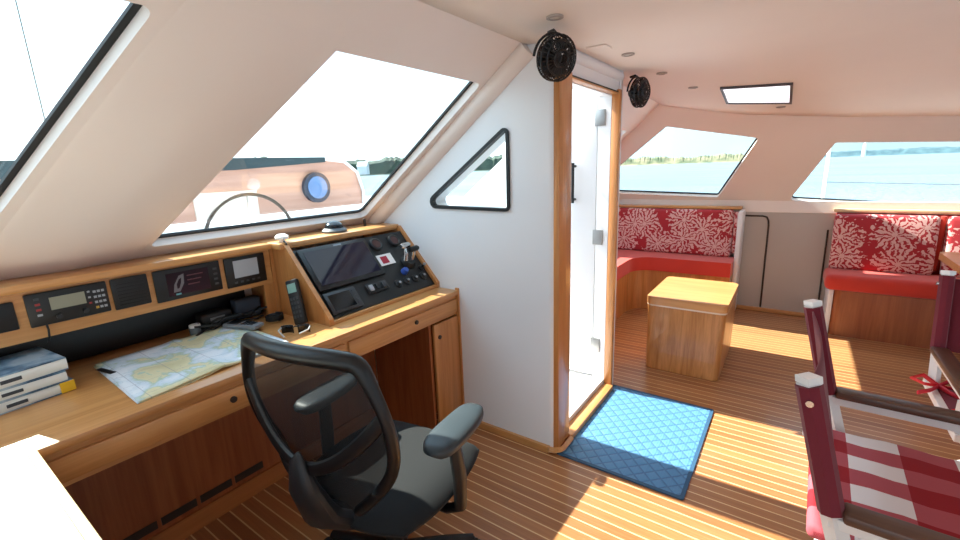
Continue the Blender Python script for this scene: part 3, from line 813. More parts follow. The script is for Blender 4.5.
# handset hanging on console side
t = thing('telephone_handset', 'dark cordless handset leaning against the console side', 'handset', (-1.70, 1.030, DT))
hm = Matrix.Rotation(math.radians(-20), 4, 'Y')
hz = Matrix.Translation((-.005, -.005, .005)) @ hm @ Matrix.Rotation(math.radians(-6), 4, 'X') @ Matrix.Rotation(math.radians(28), 4, 'Z')
def hb(n, m, *a, **k):
    bm = B(); box(bm, *a, **k); xform(bm, bm.verts, hz); return finish(n, bm, m, t, smooth=True)
hb('body', M_DPLASTIC, -.028, .028, -.016, .010, 0, .20, bev=.008)
hb('screen', mat('teal_screen', '#7FA89E', .25), -.020, .020, -.0175, -.016, .142, .182)
for r in range(5):
    for c in range(3): hb('key', M_KEYD, -.018 + .014 * c, -.009 + .014 * c, -.0185, -.016, .030 + .020 * r, .041 + .020 * r)
t = thing('coiled_cord', 'black coiled cord on the desk beside the handset', 'cord', (-1.86, .99, DT + .004))
bm = B(); tube(bm, [(.030 * math.cos(a) * (1 + .1 * math.sin(a / 3)), .035 * math.sin(a), .006 + .0008 * a) for a in [k * .35 for k in range(80)]], .0045, 6); finish('coil', bm, M_BLACK, t, smooth=True)
# mobile phone, mouse, holder
t = thing('mobile_phone', 'grey mobile phone with keys on the chart corner', 'phone', (-1.88, .86, DT + .012), math.radians(20))
bm = B(); box(bm, -.085, .085, -.030, .030, 0, .020, bev=.008); finish('body', bm, mat('silver_plastic', '#7C8086', .35), t, smooth=True)
bm = B(); box(bm, -.065, -.01, -.022, .022, .020, .022); finish('screen', bm, M_BPLASTIC, t)
for r in range(4):
    for c in range(3): bm = B(); box(bm, .004 + .016 * r, .014 + .016 * r, -.019 + .014 * c, -.009 + .014 * c, .020, .022); finish('key', bm, M_BLACK, t)
t = thing('sunglasses', 'black folded sunglasses on desk next to the handset', 'sunglasses', (-1.63, .95, DT + .001), math.radians(40))
for q in (-1, 1):
    bm = B(); vs = []
    grid(bm, lambda i, j, q=q: V((.033 * q + (i - .5) * .050, .012 * (1 - (2 * i - 1) ** 2) - .004, .004 + j * .034)), 6, 4)
    o = solidify(finish('lens', bm, mat('dark_lens', '#0B0B0D', .08), t, smooth=True), .002)
    bm = B(); tube(bm, [(.058 * q, -.004, .03), (.060 * q, -.03, .026), (.03 * q, -.055, .012 + .006 * q)], .003, 8); finish('temple', bm, mat('pale_temple', '#B8B8B8', .4), t, smooth=True)
bm = B(); tube(bm, [(-.012, 0, .028), (0, .004, .031), (.012, 0, .028)], .0025, 8); finish('bridge', bm, M_BPLASTIC, t, smooth=True)

# nautical chart, a folded stack of paper
def chart_mat():
    m = mat('nautical_chart_print', '#E4EAF0', .6); N = NT(m)
    n = N.noise(N.coords((1, 1, 1)), 6.5, 6, .55, .4)
    c = N.ramp(n, [(0.40, lin('#E9EEF4')), (0.47, lin('#D3E0EA')), (0.515, lin('#B9CBB4')), (0.53, lin('#E2DAB4')), (0.66, lin('#D4CCA0'))])
    t = N.n('ShaderNodeTexCoord'); s = N.n('ShaderNodeSeparateXYZ'); N.l(t.outputs['Object'], s.inputs[0])
    gx = N.math('LESS_THAN', N.math('FRACT', N.math('MULTIPLY', s.outputs['X'], 10)), .02); gy = N.math('LESS_THAN', N.math('FRACT', N.math('MULTIPLY', s.outputs['Y'], 9)), .02)
    n2 = N.noise(N.coords((1, 1, 1)), 120, 2); dots = N.math('GREATER_THAN', n2, .68)
    f = N.math('MAXIMUM', N.math('MAXIMUM', gx, gy), N.math('MULTIPLY', dots, .6))
    N.l(N.mix(N.math('MULTIPLY', f, .5), c, lin('#8A8EA0')), N.b.inputs['Base Color']); return m
chart = thing('nautical_chart', 'folded nautical chart with land and sea print on desk', 'chart', (-1.76, .62, DT + .001))
corn = [(-.22, -.245), (.255, -.258), (.21, .15), (.155, .27), (-.23, .25)]
M_CH = chart_mat()
for k in range(2):
    bm = B(); off = .004 * k
    def cp(i, j, k=k):
        x = -.22 + .46 * i - .03 * j * i; y = (-.245 + .50 * j) + (-.013 * i) + .004 * k
        return V((x, y, .003 + .006 * k + .0035 * math.sin(j * 9 + k) * math.sin(i * 5) + (.006 * max(0, 1 - abs(j - .5) * 14))))
    grid(bm, cp, 16, 24)
    o = finish('sheet', bm, M_CH, chart, smooth=True); solidify(o, .003, 1)
bm = B(); box(bm, -.19, -.10, -.225, -.207, .013, .0145); xform(bm, bm.verts, Matrix.Rotation(.2, 4, 'Z')); finish('black_mark', bm, M_BLACK, chart)

# stacked books at the left of the desk
def book(w, d, h, cover, spine, name_label, z, rz, yel=False, x=-1.905, y=.15):
    t = thing('book', name_label, 'book', (x, y, z), rz, group='softbound books stacked on the desk')
    bm = B(); box(bm, -d / 2 + .004, d / 2 - .004, -w / 2, w / 2 - .012, .003, h - .003); finish('pages', bm, mat('paper_pages', '#E9E4D4', .8), t)
    bm = B(); box(bm, -d / 2, d / 2, -w / 2, w / 2, h - .003, h, bev=.001); finish('cover', bm, cover, t)
    bm = B(); box(bm, -d / 2, d / 2, -w / 2, w / 2, 0, .003, bev=.001); finish('cover', bm, cover, t)
    bm = B(); tube(bm, [(d / 2 - .004, -w / 2, h / 2), (d / 2 - .004, w / 2, h / 2)], h / 2 - .0005, 12, flat=.35 if False else 1)
    for v in bm.verts: v.co.x = d / 2 - .006 + (v.co.x - (d / 2 - .004)) * .35
    sp = finish('spine', bm, spine, t, smooth=True)
    bm = B(); box(bm, d / 2 - .0005, d / 2 + .0032, -.01, .035, h * .38, h * .64); finish('title_block', bm, mat('navy_print', '#3A4048', .6), t)
    bm = B(); box(bm, d / 2 - .0005, d / 2 + .0032, -.05, -.028, h * .25, h * .80); finish('logo_block', bm, mat('black_print', '#202428', .6), t)
    if yel:
        bm = B(); box(bm, d / 2 - .02, d / 2 + .0035, w / 2 - .035, w / 2 + .001, .001, h - .001, bev=.002); finish('yellow_corner', bm, mat('yellow_print', '#E8B820', .6), t)
    return t
CB = mat('blue_photo_cover', '#4C6E8C', .35); N = NT(CB)
N.l(N.ramp(N.noise(N.coords((1, 1, 1)), 14, 4), [(.4, lin('#33526B')), (.5, lin('#6F90A8')), (.62, lin('#A9B9C4'))]), N.b.inputs['Base Color'])
SP = mat('white_spine', '#E4E6E2', .5)
book(.29, .21, .036, CB, SP, 'bottom book of the desk stack, yellow spine corner', DT + .0005, .10, True, y=.135)
book(.27, .21, .034, CB, SP, 'middle book of the desk stack with white spine', DT + .037, .07, y=.135)
book(.28, .21, .040, CB, SP, 'top book of the desk stack with blue picture cover', DT + .0715, .11, y=.135)

# dark gear in the recess under the shelf
t = thing('storage_box', 'long black equipment box in the recess below the shelf', 'box', (-2.11, .38, DT))
bm = B(); box(bm, -.045, .0, -.36, .62, 0, .125, bev=.01); finish('body', bm, M_BPLASTIC, t, smooth=True)
bm = B(); box(bm, -.05, .005, -.37, .625, .1255, .14, bev=.005); finish('lid', bm, mat('dark_slate_lid', '#24262A', .3), t, smooth=True)
for k, (x, y, lab, c, sz) in enumerate([(-2.05, .82, 'black electronics box with grey label at recess end', '#1A1B1E', (.07, .13, .07)), (-2.05, .965, 'dark blue pouch at the right end of the recess', '#3C4656', (.06, .12, .10))]):
    t = thing('electronics_box' if k == 0 else 'cloth_pouch', lab, 'box' if k == 0 else 'pouch', (x, y, DT))
    bm = B(); box(bm, -sz[0] / 2, sz[0] / 2, -sz[1] / 2, sz[1] / 2, 0, sz[2], bev=.012, seg=3)
    if k:
        for v in bm.verts: v.co += V((.008 * math.sin(v.co.y * 60), 0, .010 * math.sin(v.co.y * 70 + 1) * (v.co.z > .05)))
    finish('body', bm, mat('gear_%d' % k, c, .6), t, smooth=True)
    if k == 0: bm = B(); box(bm, sz[0] / 2, sz[0] / 2 + .001, -.03, .03, .02, .05); finish('plate', bm, mat('grey_print', '#8C9094', .5), t)
t = thing('cable_bundle', 'tangled black cables in the recess under the plotter', 'cable', (-1.985, .86, DT))
rnd = random.Random(3); bm = B()
for q in range(5):
    p = [V((rnd.uniform(-.03, .04), -.14 + .055 * k + rnd.uniform(-.02, .02), .006 + rnd.uniform(0, .045))) for k in range(6)]
    tube(bm, p, .005, 7)
o = finish('cables', bm, M_BLACK, t, smooth=True)
t = thing('pen_cup', 'small glass jar with white lid in the recess', 'jar', (-2.0, .72, DT + .001))
bm = B(); lathe(bm, [(0, 0), (.020, 0), (.022, .02), (.020, .035), (0, .035)], 16); finish('jar', bm, mat('smoky_jar', '#6A7074', .2), t, smooth=True)
bm = B(); lathe(bm, [(0, .0352), (.021, .0352), (.021, .046), (0, .046)], 16); finish('lid', bm, M_WHITE, t, smooth=True)

# return counter at the bottom left
t = thing('side_counter', 'white topped counter with wood edge at desk left end', 'counter', (-1.55, -.35, 0))
ti = Matrix.Translation((1.55, .35, 0))
def ct(n, m, *a, **k):
    o = simple_box(n, m, t, *a, **k); o.matrix_parent_inverse = ti; return o
ct('top', mat('white_counter_top', '#EFEDE6', .35), -1.47, -.80, -1.1, .118, DT - .02, DT + .004, bev=.003)
ct('edge_trim', wood('sun_glare_edge_wood', '#E6CFA4', '#D8BE90', 'X'), -1.47, -.80, .118, .138, DT - .03, DT + .004, bev=.005)  # wood edge coloured pale to carry the sun's glare
ct('base', WOOD_D(), -1.47, -.84, -1.1, .11, 0, DT - .03)
ct('base', WOOD_D(), -1.90, -1.476, -1.1, .13, 0, DT - .03)

# ================================================================== OFFICE CHAIR
oc = thing('office_chair', 'black mesh back office chair pulled up to the desk', 'office chair', (-1.045, .87, 0), math.radians(7))
HW = [(.50, .10), (.56, .16), (.62, .21), (.70, .255), (.78, .268), (.86, .258), (.94, .228), (.985, .205)]
def hw(z):
    for (a, wa), (b, wb) in zip(HW, HW[1:]):
        if z <= b: u = (z - a) / (b - a); return wa + (wb - wa) * u
    return HW[-1][1]
def backpt(u, z, dy=0):    # u in -1..1
    return V((hw(z) * u, -.255 - .10 * (z - .5) + .050 * u * u * (1 if z > .6 else .4) - .03 * math.sin((z - .5) * 4) + dy, z))
bm = B(); grid(bm, lambda i, j: backpt(2 * i - 1, .50 + .485 * j), 14, 20)
o = finish('backrest_mesh', bm, M_MESH, oc, smooth=True)
path = [backpt(-1, z) for z, _ in HW] + [backpt(u, .992 + .012 * (1 - u * u)) for u in (-.8, -.4, 0, .4, .8)] + [backpt(1, z) for z, _ in HW[::-1]]
# smooth path (chaikin)
for _ in range(2):
    q = [path[0]]
    for a, b in zip(path, path[1:]): q += [a * .75 + b * .25, a * .25 + b * .75]
    path = q + [path[-1]]
bm = B(); tube(bm, path, [.017 + .007 * max(0, (p.z - .9) / .1) for p in path], 12); finish('backrest_frame', bm, M_BPLASTIC, oc, smooth=True)
arc = [V((.262 * u, -.30 - .02 + .05 * u * u, .665 + .19 * abs(u) ** 1.8)) for u in [-1 + k / 12 for k in range(25)]]
bm = B(); tube(bm, arc, .020, 10, flat=.6, up=(0, 0, 1)); finish('lumbar_bar', bm, M_BPLASTIC, oc, smooth=True)
spine = [V((0, -.328, .715)), V((0, -.335, .69)), V((0, -.325, .60)), V((0, -.29, .50)), V((0, -.20, .41)), V((0, -.06, .385))]
bm = B(); tube(bm, spine, [.004, .016, .032, .040, .036, .03], 14, up=(0, 1, 0), flat=1.7)
for v in bm.verts: pass
finish('back_support', bm, M_DPLASTIC, oc, smooth=True)
# seat
def seatP(i, j, top=True):
    u, v = 2 * i - 1, 2 * j - 1
    # squircle
    x = u * math.sqrt(1 - v * v * .28) * .27; y = v * math.sqrt(1 - u * u * .28) * .265
    e = max(abs(u), abs(v))
    return x, y, e
bm = B()
vt = grid(bm, lambda i, j: (lambda q: V((q[0], q[1] + .02, .475 - .045 * q[2] ** 6 - .018 * max(0, 2 * j - 1.2) ** 1.5 + .01 * (2 * i - 1) ** 2)))(seatP(i, j)), 18, 18)
o = finish('seat', bm, mat('black_seat_fabric', '#0E0F11', .9), oc, smooth=True); solidify(o, .075, 1.0 if False else -1.0)
o.modifiers['solid'].offset = -1.0 if o.data.polygons[0].normal.z > 0 else 1.0
bv = o.modifiers.new('bev', 'BEVEL'); bv.width = .02; bv.segments = 3; bv.limit_method = 'ANGLE'; bv.angle_limit = .9
bm = B(); box(bm, -.11, .11, -.13, .12, .335, .385, bev=.015, seg=3); finish('seat_mechanism', bm, M_BPLASTIC, oc, smooth=True)
for q in (-1, 1):
    bm = B()
    tube(bm, [(q * .12, .0, .372), (q * .24, .0, .372), (q * .287, .0, .40), (q * .287, .005, .50), (q * .275, .0, .632)], [.018, .018, .024, .026, .024], 12, up=(0, 1, 0), flat=.8)
    ar = finish('armrest', bm, M_BPLASTIC, oc, smooth=True)
    bm = B(); rings = []
    for k in range(21):
        tt = -1 + 2 * k / 20; w_ = .054 * max(0, 1 - abs(tt) ** 5) ** .5 * (1 - .16 * (tt + .2) ** 2) + .002
        h_ = .019 * max(0, 1 - abs(tt) ** 8) ** .5 + .001
        zc = .655 + .010 * max(0, tt) ** 2 - .004 * tt * tt
        rings.append([bm.verts.new((q * .272 + w_ * math.copysign(abs(math.cos(a)) ** .6, math.cos(a)), .02 + .138 * tt, zc + h_ * math.copysign(abs(math.sin(a)) ** .6, math.sin(a)))) for a in [2 * PI * m / 20 for m in range(20)]])
    for A, C in zip(rings, rings[1:]):
        for m in range(20): bm.faces.new((A[m], A[(m + 1) % 20], C[(m + 1) % 20], C[m]))
    bm.faces.new(rings[0][::-1]); bm.faces.new(rings[-1])
    finish('arm_pad', bm, mat('grey_rubber_pad', '#2A3338', .45), ar, smooth=True, angle=1.4)
bm = B(); lathe(bm, [(0, .335), (.022, .335), (.022, .22), (.030, .22), (.030, .10), (0, .10)], 18); finish('gas_lift', bm, M_BPLASTIC, oc, smooth=True)
bm = B(); lathe(bm, [(0, .125), (.045, .125), (.05, .085), (0, .085)], 20); finish('base_hub', bm, M_BPLASTIC, oc, smooth=True)
for k in range(5):
    a = math.radians(42 + 72 * k); c, s = math.cos(a), math.sin(a)
    bm = B(); tube(bm, [(c * .03, s * .03, .105), (c * .18, s * .18, .092), (c * .285, s * .285, .078)], [.026, .020, .015], 10, up=(0, 0, 1), flat=1.2)
    lg = finish('base_leg', bm, M_BPLASTIC, oc, smooth=True)
    ft = B(); p = V((c * .285, s * .285, 0)); tw = a + .8; d = V((math.cos(tw), math.sin(tw), 0)); w_ = V((-d.y, d.x, 0))
    for q in (-1, 1): tube(ft, [p + d * .018 + w_ * (.006 * q) + V((0, 0, .027)), p + d * .018 + w_ * (.024 * q) + V((0, 0, .027))], .026, 16)
    tube(ft, [p + V((0, 0, .082)), p + V((0, 0, .035)), p + d * .018 + V((0, 0, .027))], .007, 8)
    finish('caster', ft, M_DPLASTIC, lg, smooth=True)

# ================================================================== FAR SALOON
t = thing('blue_mat', 'blue quilted door mat on the teak floor', 'mat', (-.56, 2.22, 0.0005))
bm = B(); box(bm, -.292, .292, -.415, .42, 0, .007, bev=.003); finish('pad', bm, mat_blue(), t)
bm = B(); plate(bm, rounded([(-.30, -.422), (.30, -.422), (.30, .427), (-.30, .427)], .012), [rounded([(-.283, -.405), (.283, -.405), (.283, .41), (-.283, .41)], .01)], (0, 0, 0), ux, (0, 1, 0), uz, .0075)
finish('border', bm, mat('dark_blue_edging', '#27506F', .6), t)

# stool / cube table
st = thing('cube_stool', 'wooden cube stool with light top on the cabin floor', 'stool', (-.525, 3.375, 0))
def rbox(name, m, x0, x1, y0, y1, z0, z1, r, tx=0, ty=0, parent=None):
    """box rounded in plan, tapering towards the bottom"""
    pts = rounded([(x0, y0), (x1, y0), (x1, y1), (x0, y1)], r, 6); bm = B(); rings = []
    for z, k in ((z0, 0), (z1, 1)):
        rings.append([bm.verts.new((x * (1 + tx * (1 - k)), y * (1 + ty * (1 - k)), z)) for x, y in pts])
    n = len(pts)
    for i in range(n): bm.faces.new((rings[0][i], rings[0][(i + 1) % n], rings[1][(i + 1) % n], rings[1][i]))
    bm.faces.new(rings[0][::-1]); bm.faces.new(rings[1])
    es = [e for e in bm.edges if abs(e.verts[0].co.z - e.verts[1].co.z) < 1e-6]
    bmesh.ops.bevel(bm, geom=es, offset=.004, segments=2, affect='EDGES')
    return finish(name, bm, m, parent, smooth=True, angle=.7)
rbox('body', wood('figured_oak', '#CC9054', '#A2682F', 'Z'), -.245, .245, -.315, .315, .004, .455, .035, -.05, .10, st)
rbox('inlay', mat('pale_inlay', '#E4D2BE', .4), -.248, .248, -.318, .318, .455, .466, .035, 0, 0, st)
rbox('top', WOOD_X(), -.25, .25, -.32, .32, .466, .52, .035, 0, 0, st)

# left L settee
se = thing('corner_settee', 'L shaped settee with coral print back in far corner', 'settee', (-1.0, 4.6, 0))
si = Matrix.Translation((1.0, -4.6, 0))
def sx(o): o.matrix_parent_inverse = si; return o
# base with rounded inner corner
pl_ = [(-.40, 4.375)] + [(-1.05 - .20 * math.sin(a), 4.175 + .20 * math.cos(a)) for a in [PI / 2 * k / 8 for k in range(9)]] + [(-1.25, 2.80), (-2.14, 2.80), (-2.14, 4.78), (-.40, 4.78)]
bm = B(); plate(bm, pl_, [], (0, 0, 0), ux, (0, 1, 0), uz, .395); sx(finish('base', bm, WOOD_Z(), se, smooth=True, angle=.5))
pl2 = [(-.40, 4.36)] + [(-1.03 - .20 * math.sin(a), 4.16 + .20 * math.cos(a)) for a in [PI / 2 * k / 8 for k in range(9)]] + [(-1.23, 2.80), (-1.9, 2.80), (-1.9, 4.68), (-.40, 4.68)]
bm = B(); plate(bm, pl2, [], (0, 0, .397), ux, (0, 1, 0), uz, .13)
es = [e for e in bm.edges if (abs(e.verts[0].co.z - e.verts[1].co.z) < 1e-6) and len(e.link_faces) == 2 and e.calc_face_angle(0) > .5]
bmesh.ops.bevel(bm, geom=es, offset=.035, segments=4, affect='EDGES')
sx(finish('seat_cushion', bm, M_RED, se, smooth=True, angle=1.0))
def lean(o, ang, px, pz):   # lean backrest away
    for v in o.data.vertices: v.co.y += (v.co.z - pz) * math.tan(ang)
    return o
for a, b in ((-2.1, -1.70), (-1.695, -.44)):
    o = cushion('back_cushion', M_CORAL, se, a, b, 4.62, 4.70, .528, .965, .03, .014); lean(o, .12, 0, .53); sx(o)
o = cushion('back_cushion', M_CORALY, se, -2.10, -1.98, 2.82, 4.6, .528, .965, .03, .01); sx(o)
sx(simple_box('cap_rail', WOOD_X(), se, -2.14, -.385, 4.695, 4.785, .968, .995, bev=.008))
sx(simple_box('end_panel', M_WALL, se, -.398, -.36, 4.53, 4.79, 0.0, .967, bev=.01))
sx(simple_box('cushion_end', M_CORAL, se, -.438, -.400, 4.66, 4.70, .56, .95, bev=.01))
# right settee
s2 = thing('settee', 'settee with coral print back and plain red seat at right', 'settee', (.9, 4.6, 0))
si = Matrix.Translation((-.9, -4.6, 0))
bm = B(); plate(bm, rounded([(.335, 4.375), (1.9, 4.375), (1.9, 4.78), (.335, 4.78)], [.05, .01, .01, .01], 6), [], (0, 0, 0), ux, (0, 1, 0), uz, .375)
sx(finish('base', bm, WOOD_D(), s2, smooth=True, angle=.5))
sx(simple_box('end_panel', M_WALL, s2, .300, .334, 4.40, 4.79, 0, .372, bev=.006))
sx(cushion('seat_cushion', M_RED, s2, .265, 1.9, 4.345, 4.70, .377, .50, .04, .01))
for a, b in ((.29, .915), (.955, 1.55)):
    o = cushion('back_cushion', M_CORAL, s2, a, b, 4.60, 4.68, .502, .95, .03, .014); lean(o, .15, 0, .5); sx(o)
sx(simple_box('back_panel', M_RED, s2, .30, 1.9, 4.755, 4.79, .40, .955, bev=.012))
sx(simple_box('bolster', M_RED, s2, .917, .953, 4.70, 4.75, .52, .95, bev=.012))
sx(simple_box('cap_rail', wood('pale_cap', '#E9C9A2', '#D9B388', 'X'), s2, .28, 1.9, 4.715, 4.793, .962, .99, bev=.008))
# grey locker outline strips on the far wall
bm = B(); tube(bm, [(-.36, 4.796, .905), (-.22, 4.796, .905), (-.19, 4.796, .895), (-.175, 4.796, .865), (-.17, 4.796, .82), (-.165, 4.796, .04)], .0075, 8)
struct(finish('trim_5', bm, M_BRONZE, smooth=True), 'dark brown rounded seal strip on grey wall')
bm = B(); tube(bm, [(.262, 4.796, .80), (.268, 4.796, .04)], .007, 8)
struct(finish('trim_6', bm, M_BRONZE, smooth=True), 'dark brown upright strip beside right settee')

# table at the right edge
tb = thing('dining_table', 'wooden dining table cut by the right edge', 'table', (1.35, 3.75, 0))
bm = B(); plate(bm, rounded([(-.50, -.45), (.50, -.45), (.50, .52), (-.50, .52)], .05, 6), [], (0, 0, .705), ux, (0, 1, 0), uz, .045)
finish('tabletop', bm, WOOD_X(), tb, smooth=True, angle=.5)
bm = B(); lathe(bm, [(0, 0.001), (.2, 0.001), (.2, .02), (.05, .04), (.045, .66), (.12, .7), (0, .7)], 24); finish('pedestal', bm, M_CHROME, tb, smooth=True)

# ================================================================== DIRECTOR'S CHAIRS
M_WP = white_paint('white_painted_wood', '#E9E6E4', .45); M_ARM = wood('dark_brown_arm', '#6A4A3A', '#4E342A', 'Y', .4, .1)
def director_chair():
    t = thing('director_chair', '', 'chair', (0, 0, 0))
    for q in (-1, 1):
        bm = B(); tube(bm, [(q * .34, -.140, .44), (q * .34, -.190, .62), (q * .34, -.262, .915)], .020, 4, up=(1, 0, 0), flat=1.25)
        p = finish('back_post', bm, M_WP, t)
        bm = B(); tube(bm, [(q * .34, -.2615, .9155), (q * .34, -.264, .932)], .024, 4, up=(1, 0, 0), flat=1.1); finish('cap', bm, M_CHROME if False else M_WHITE, p)
        bm = B(); tube(bm, [(q * .34, -.185, .60), (q * .34, -.2612, .910)], .025, 8, up=(1, 0, 0), flat=1.1)
        sl = finish('canvas_sleeve', bm, M_CANVAS, t, smooth=True)
        bm = B(); tube(bm, [(q * .358, -.2555, .875), (q * .370, -.2555, .875)], .008, 12); finish('stud', bm, M_CHROME, sl, smooth=True)
        bm = B(); box(bm, q * .34 - .03, q * .34 + .03, -.165, .30, .595, .622, bev=.008); finish('arm', bm, M_ARM, t, smooth=True)
        bm = B(); box(bm, q * .34 - .014, q * .34 + .014, -.19, .27, .565, .594, bev=.003); finish('arm_rail', bm, M_WP, t)
        bm = B(); tube(bm, [(q * .34, .24, .44), (q * .34, .24, .565)], .020, 4, up=(1, 0, 0), flat=1.0); finish('front_post', bm, M_WP, t)
        bm = B(); box(bm, q * .34 - .015, q * .34 + .015, -.24, .27, .415, .445, bev=.003); finish('seat_rail', bm, M_WP, t)
        bm = B(); box(bm, q * .34 - .018, q * .34 + .018, -.17, .28, .001, .035, bev=.006); finish('floor_rail', bm, M_WP, t)
    for y in (-.15, .22):
        for q in (-1, 1):
            yy = y + .016 * q
            bm = B(); tube(bm, [(q * .335, yy, .42), (-q * .335, yy, .036)], .016, 4, up=(0, 1, 0), flat=1.0); finish('leg', bm, M_WP, t)
    bm = B(); grid(bm, lambda i, j: V(((-.335 + .67 * i), -.205 - .06 * j + .028 * math.sin(PI * i), .60 + .30 * j - .015 * math.sin(PI * i))), 16, 6)
    solidify(finish('canvas_back', bm, M_CANVAS, t, smooth=True), .005)
    bm = B(); grid(bm, lambda i, j: V(((-.33 + .66 * i), -.17 + .40 * j, .448 - .012 * math.sin(PI * i))), 12, 6)
    solidify(finish('canvas_seat', bm, M_CANVAS, t, smooth=True), .004)
    return t
d1 = director_chair(); d1['label'] = 'nearer director chair with maroon canvas back and gingham cushion'; d1['group'] = 'director chairs with maroon canvas'
d1.location = (.342, 1.53, 0); d1.rotation_euler = (0, 0, -PI / 2 - .03)
d2 = copy_tree(d1); d2['label'] = 'farther director chair by the dining table, cut by the right edge'
d2.location = (.905, 2.36, 0); d2.rotation_euler = (0, 0, PI)
def seat_pad(name, label, m, w, d, h=.035):
    t = thing(name, label, 'cushion', (0, 0, 0))
    bm = B(); box(bm, -w / 2, w / 2, -d / 2, d / 2, 0, h, bev=.015, seg=3)
    bmesh.ops.subdivide_edges(bm, edges=[e for e in bm.edges if e.calc_length() > .15], cuts=8, use_grid_fill=True)
    for v in bm.verts:
        if v.co.z > h * .6: v.co.z += .010 * math.cos(v.co.x * 4) * math.cos(v.co.y * 4) + .003 * math.sin(v.co.x * 30 + v.co.y * 14)
    finish('pad', bm, m, t, smooth=True, angle=1.2); return t
def bow(name, x, y, z, t, k=1.0):
    bm = B()
    for q in (-1, 1):
        tube(bm, [(x, y, z), (x + .03 * q, y + .02, z + .018), (x + .055 * q, y + .015, z + .006), (x + .03 * q, y - .005, z + .002), (x, y, z)], .007, 6, flat=.4)
        tube(bm, [(x, y, z), (x + .02 * q, y - .03, z - .004), (x + .05 * q, y - .055, z - .008)], .007, 6, flat=.4)
    for v in bm.verts: v.co = V((x, y, z)) + (v.co - V((x, y, z))) * k
    return finish(name, bm, mat('red_ribbon', '#C01028', .5), t, smooth=True)
g1 = seat_pad('gingham_cushion', 'red and white gingham cushion on the nearer director chair', M_GING, .58, .56, .04)
g1.location = (.41, 1.53, .455); g1.rotation_euler = (0, 0, -.03)
bow('ribbon', .20, .16, .040, g1)
bow('ribbon', .20, -.20, .040, g1)
g2 = seat_pad('white_cushion', 'white cushion tied with red ribbons on farther director chair', mat('white_cotton', '#E8E2E0', .85), .56, .54)
g2.location = (.905, 2.33, .451); 
bow('ribbon', -.33, .15, .012, g2, 1.5)
bow('ribbon', -.27, -.20, .045, g2, 1.6)

# ================================================================== FANS, LIGHTS, HATCH
def fan():
    t = thing('cabin_fan', '', 'fan', (0, 0, 0))
    # axis along local +X (out of the wall)
    for xx, rr in ((.0, .070), (.018, .092), (.045, .092), (.062, .070), (.068, .035)):
        bm = B(); tube(bm, [(xx, rr * math.cos(a), rr * math.sin(a)) for a in [2 * PI * k / 30 for k in range(30)]], .0045, 6, closed=True); finish('guard_ring', bm, M_BPLASTIC, t, smooth=True)
    bm = B()
    for k in range(28):
        a = 2 * PI * k / 28
        tube(bm, [(x, r * math.cos(a), r * math.sin(a)) for x, r in ((-.004, .03), (.0, .070), (.018, .092), (.045, .092), (.062, .070), (.070, .02))], .0028, 5)
    finish('guard_wires', bm, M_BPLASTIC, t, smooth=True)
    bm = B(); tube(bm, [(-.045, 0, 0), (-.035, 0, 0), (.035, 0, 0), (.045, 0, 0)], [.022, .030, .028, .014], 16); finish('motor', bm, M_BPLASTIC, t, smooth=True)
    for k in range(5):
        a0 = 2 * PI * k / 5; bm = B()
        grid(bm, lambda i, j: V((.028 + .016 * (i - .5), (.026 + .054 * j) * math.cos(a0 + 1.0 * (i - .5) * (1 + .3 * j)), (.026 + .054 * j) * math.sin(a0 + 1.0 * (i - .5) * (1 + .3 * j)))), 5, 5)
        solidify(finish('blade', bm, M_BPLASTIC, t, smooth=True), .002)
    bm = B(); tube(bm, [(-.002, .098 * math.cos(a), .098 * math.sin(a)) for a in [PI * k / 14 for k in range(15)]], .006, 8); finish('yoke', bm, M_BPLASTIC, t, smooth=True)
    bm = B(); tube(bm, [(-.002, 0, .098), (-.02, 0, .108), (-.055, 0, .10)], .008, 8); finish('bracket', bm, M_BPLASTIC, t, smooth=True)
    return t
f1 = fan(); f1['label'] = 'nearer black cage fan above the left door post'; f1['group'] = 'black cage fans by the doorway'
f1.location = (-.80, 1.635, 1.825); f1.scale = (.85, .85, .85); f1.rotation_euler = (0, math.radians(14), math.radians(-28))
f2 = copy_tree(f1); f2['label'] = 'black cage fan right of the doorway, farther one'
f2.location = (-.80, 2.70, 1.815); f2.scale = (.85, .85, .85); f2.rotation_euler = (0, math.radians(5), math.radians(-15))

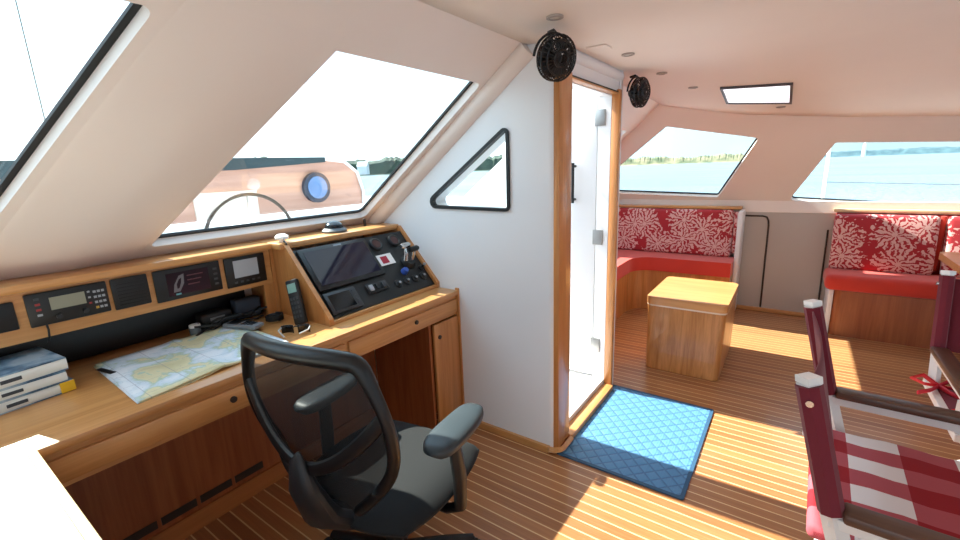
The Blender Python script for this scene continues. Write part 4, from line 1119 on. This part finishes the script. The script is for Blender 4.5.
def downlight(x, y, label, r=.030):
    z = zceil(x, y)
    t = thing('ceiling_spotlight', label, 'ceiling light', (x, y, z - .008), group='small recessed ceiling spotlights')
    bm = B(); lathe(bm, [(r * .62, .003), (r * .66, 0), (r, .002), (r, .0075), (r * .62, .0075)], 20); finish('rim', bm, mat('satin_rim', '#A79C94', .4), t, smooth=True)
    bm = B(); lathe(bm, [(0, .004), (r * .62, .004), (r * .62, .0075), (0, .0075)], 16); finish('lens', bm, mat('unlit_lens', '#CFCBC4', .3), t)
for x, y, l in ((-.746, 1.543, 'spotlight above the nearer black fan'), (-.719, 2.279, 'spotlight between the two fans'), (-.70, 2.85, 'small spotlight beyond the farther fan'), (-.62, 3.35, 'faint spotlight near the far window'), (-.15, 4.05, 'spotlight just beyond the ceiling hatch')):
    downlight(x, y, l)
t = thing('ceiling_sensor', 'faint square cream plate on the ceiling beside the door', 'sensor', (-.78, 2.06, 1.928))
bm = B(); box(bm, -.045, .045, -.045, .045, 0, .006, bev=.002); finish('plate', bm, M_CEIL, t)

# hatch: four corners on the cambered ceiling
hx = thing('ceiling_hatch', 'bright rectangular skylight hatch with dark frame in ceiling', 'hatch', (-.27, 3.65, 0))
hi = Matrix.Translation((.27, -3.65, 0))
H4 = [(-.46, 3.40), (-.085, 3.44), (-.09, 3.92), (-.475, 3.86)]
def hp(i, j, k=1.0, dz=0.0):
    a = V(H4[0]).lerp(V(H4[1]), i); b = V(H4[3]).lerp(V(H4[2]), i); p = a.lerp(b, j); c = V((-.2775, 3.655))
    p = c + (p - c) * k; return V((p.x, p.y, zceil(p.x, p.y) + dz))
def strip(ks, dzs, name, m):
    bm = B(); n = 8; loop = [(i / n, 0) for i in range(n)] + [(1, i / n) for i in range(n)] + [(1 - i / n, 1) for i in range(n)] + [(0, 1 - i / n) for i in range(n)]
    rings = [[bm.verts.new(hp(i, j, k, dz)) for i, j in loop] for k, dz in zip(ks, dzs)]
    N_ = len(loop)
    for A, C in zip(rings, rings[1:] + rings[:1]):
        for q in range(N_): bm.faces.new((A[q], A[(q + 1) % N_], C[(q + 1) % N_], C[q]))
    o = finish(name, bm, m, hx); o.matrix_parent_inverse = hi; return o
strip([1.04, 1.04, .96, .96], [-.001, -.014, -.014, -.001], 'frame', mat('hatch_frame', '#4A4244', .4))
bm = B(); grid(bm, lambda i, j: hp(i, j, .96, -.006), 8, 8)
ml = mat('hatch_daylight_glow', '#F4F4FF', .5); ml.node_tree.nodes['Principled BSDF'].inputs['Emission Color'].default_value = (.9, .92, 1, 1); ml.node_tree.nodes['Principled BSDF'].inputs['Emission Strength'].default_value = .55  # pane glows by itself, standing in for daylight through the skylight
o = finish('pane', bm, ml, hx); o.matrix_parent_inverse = hi
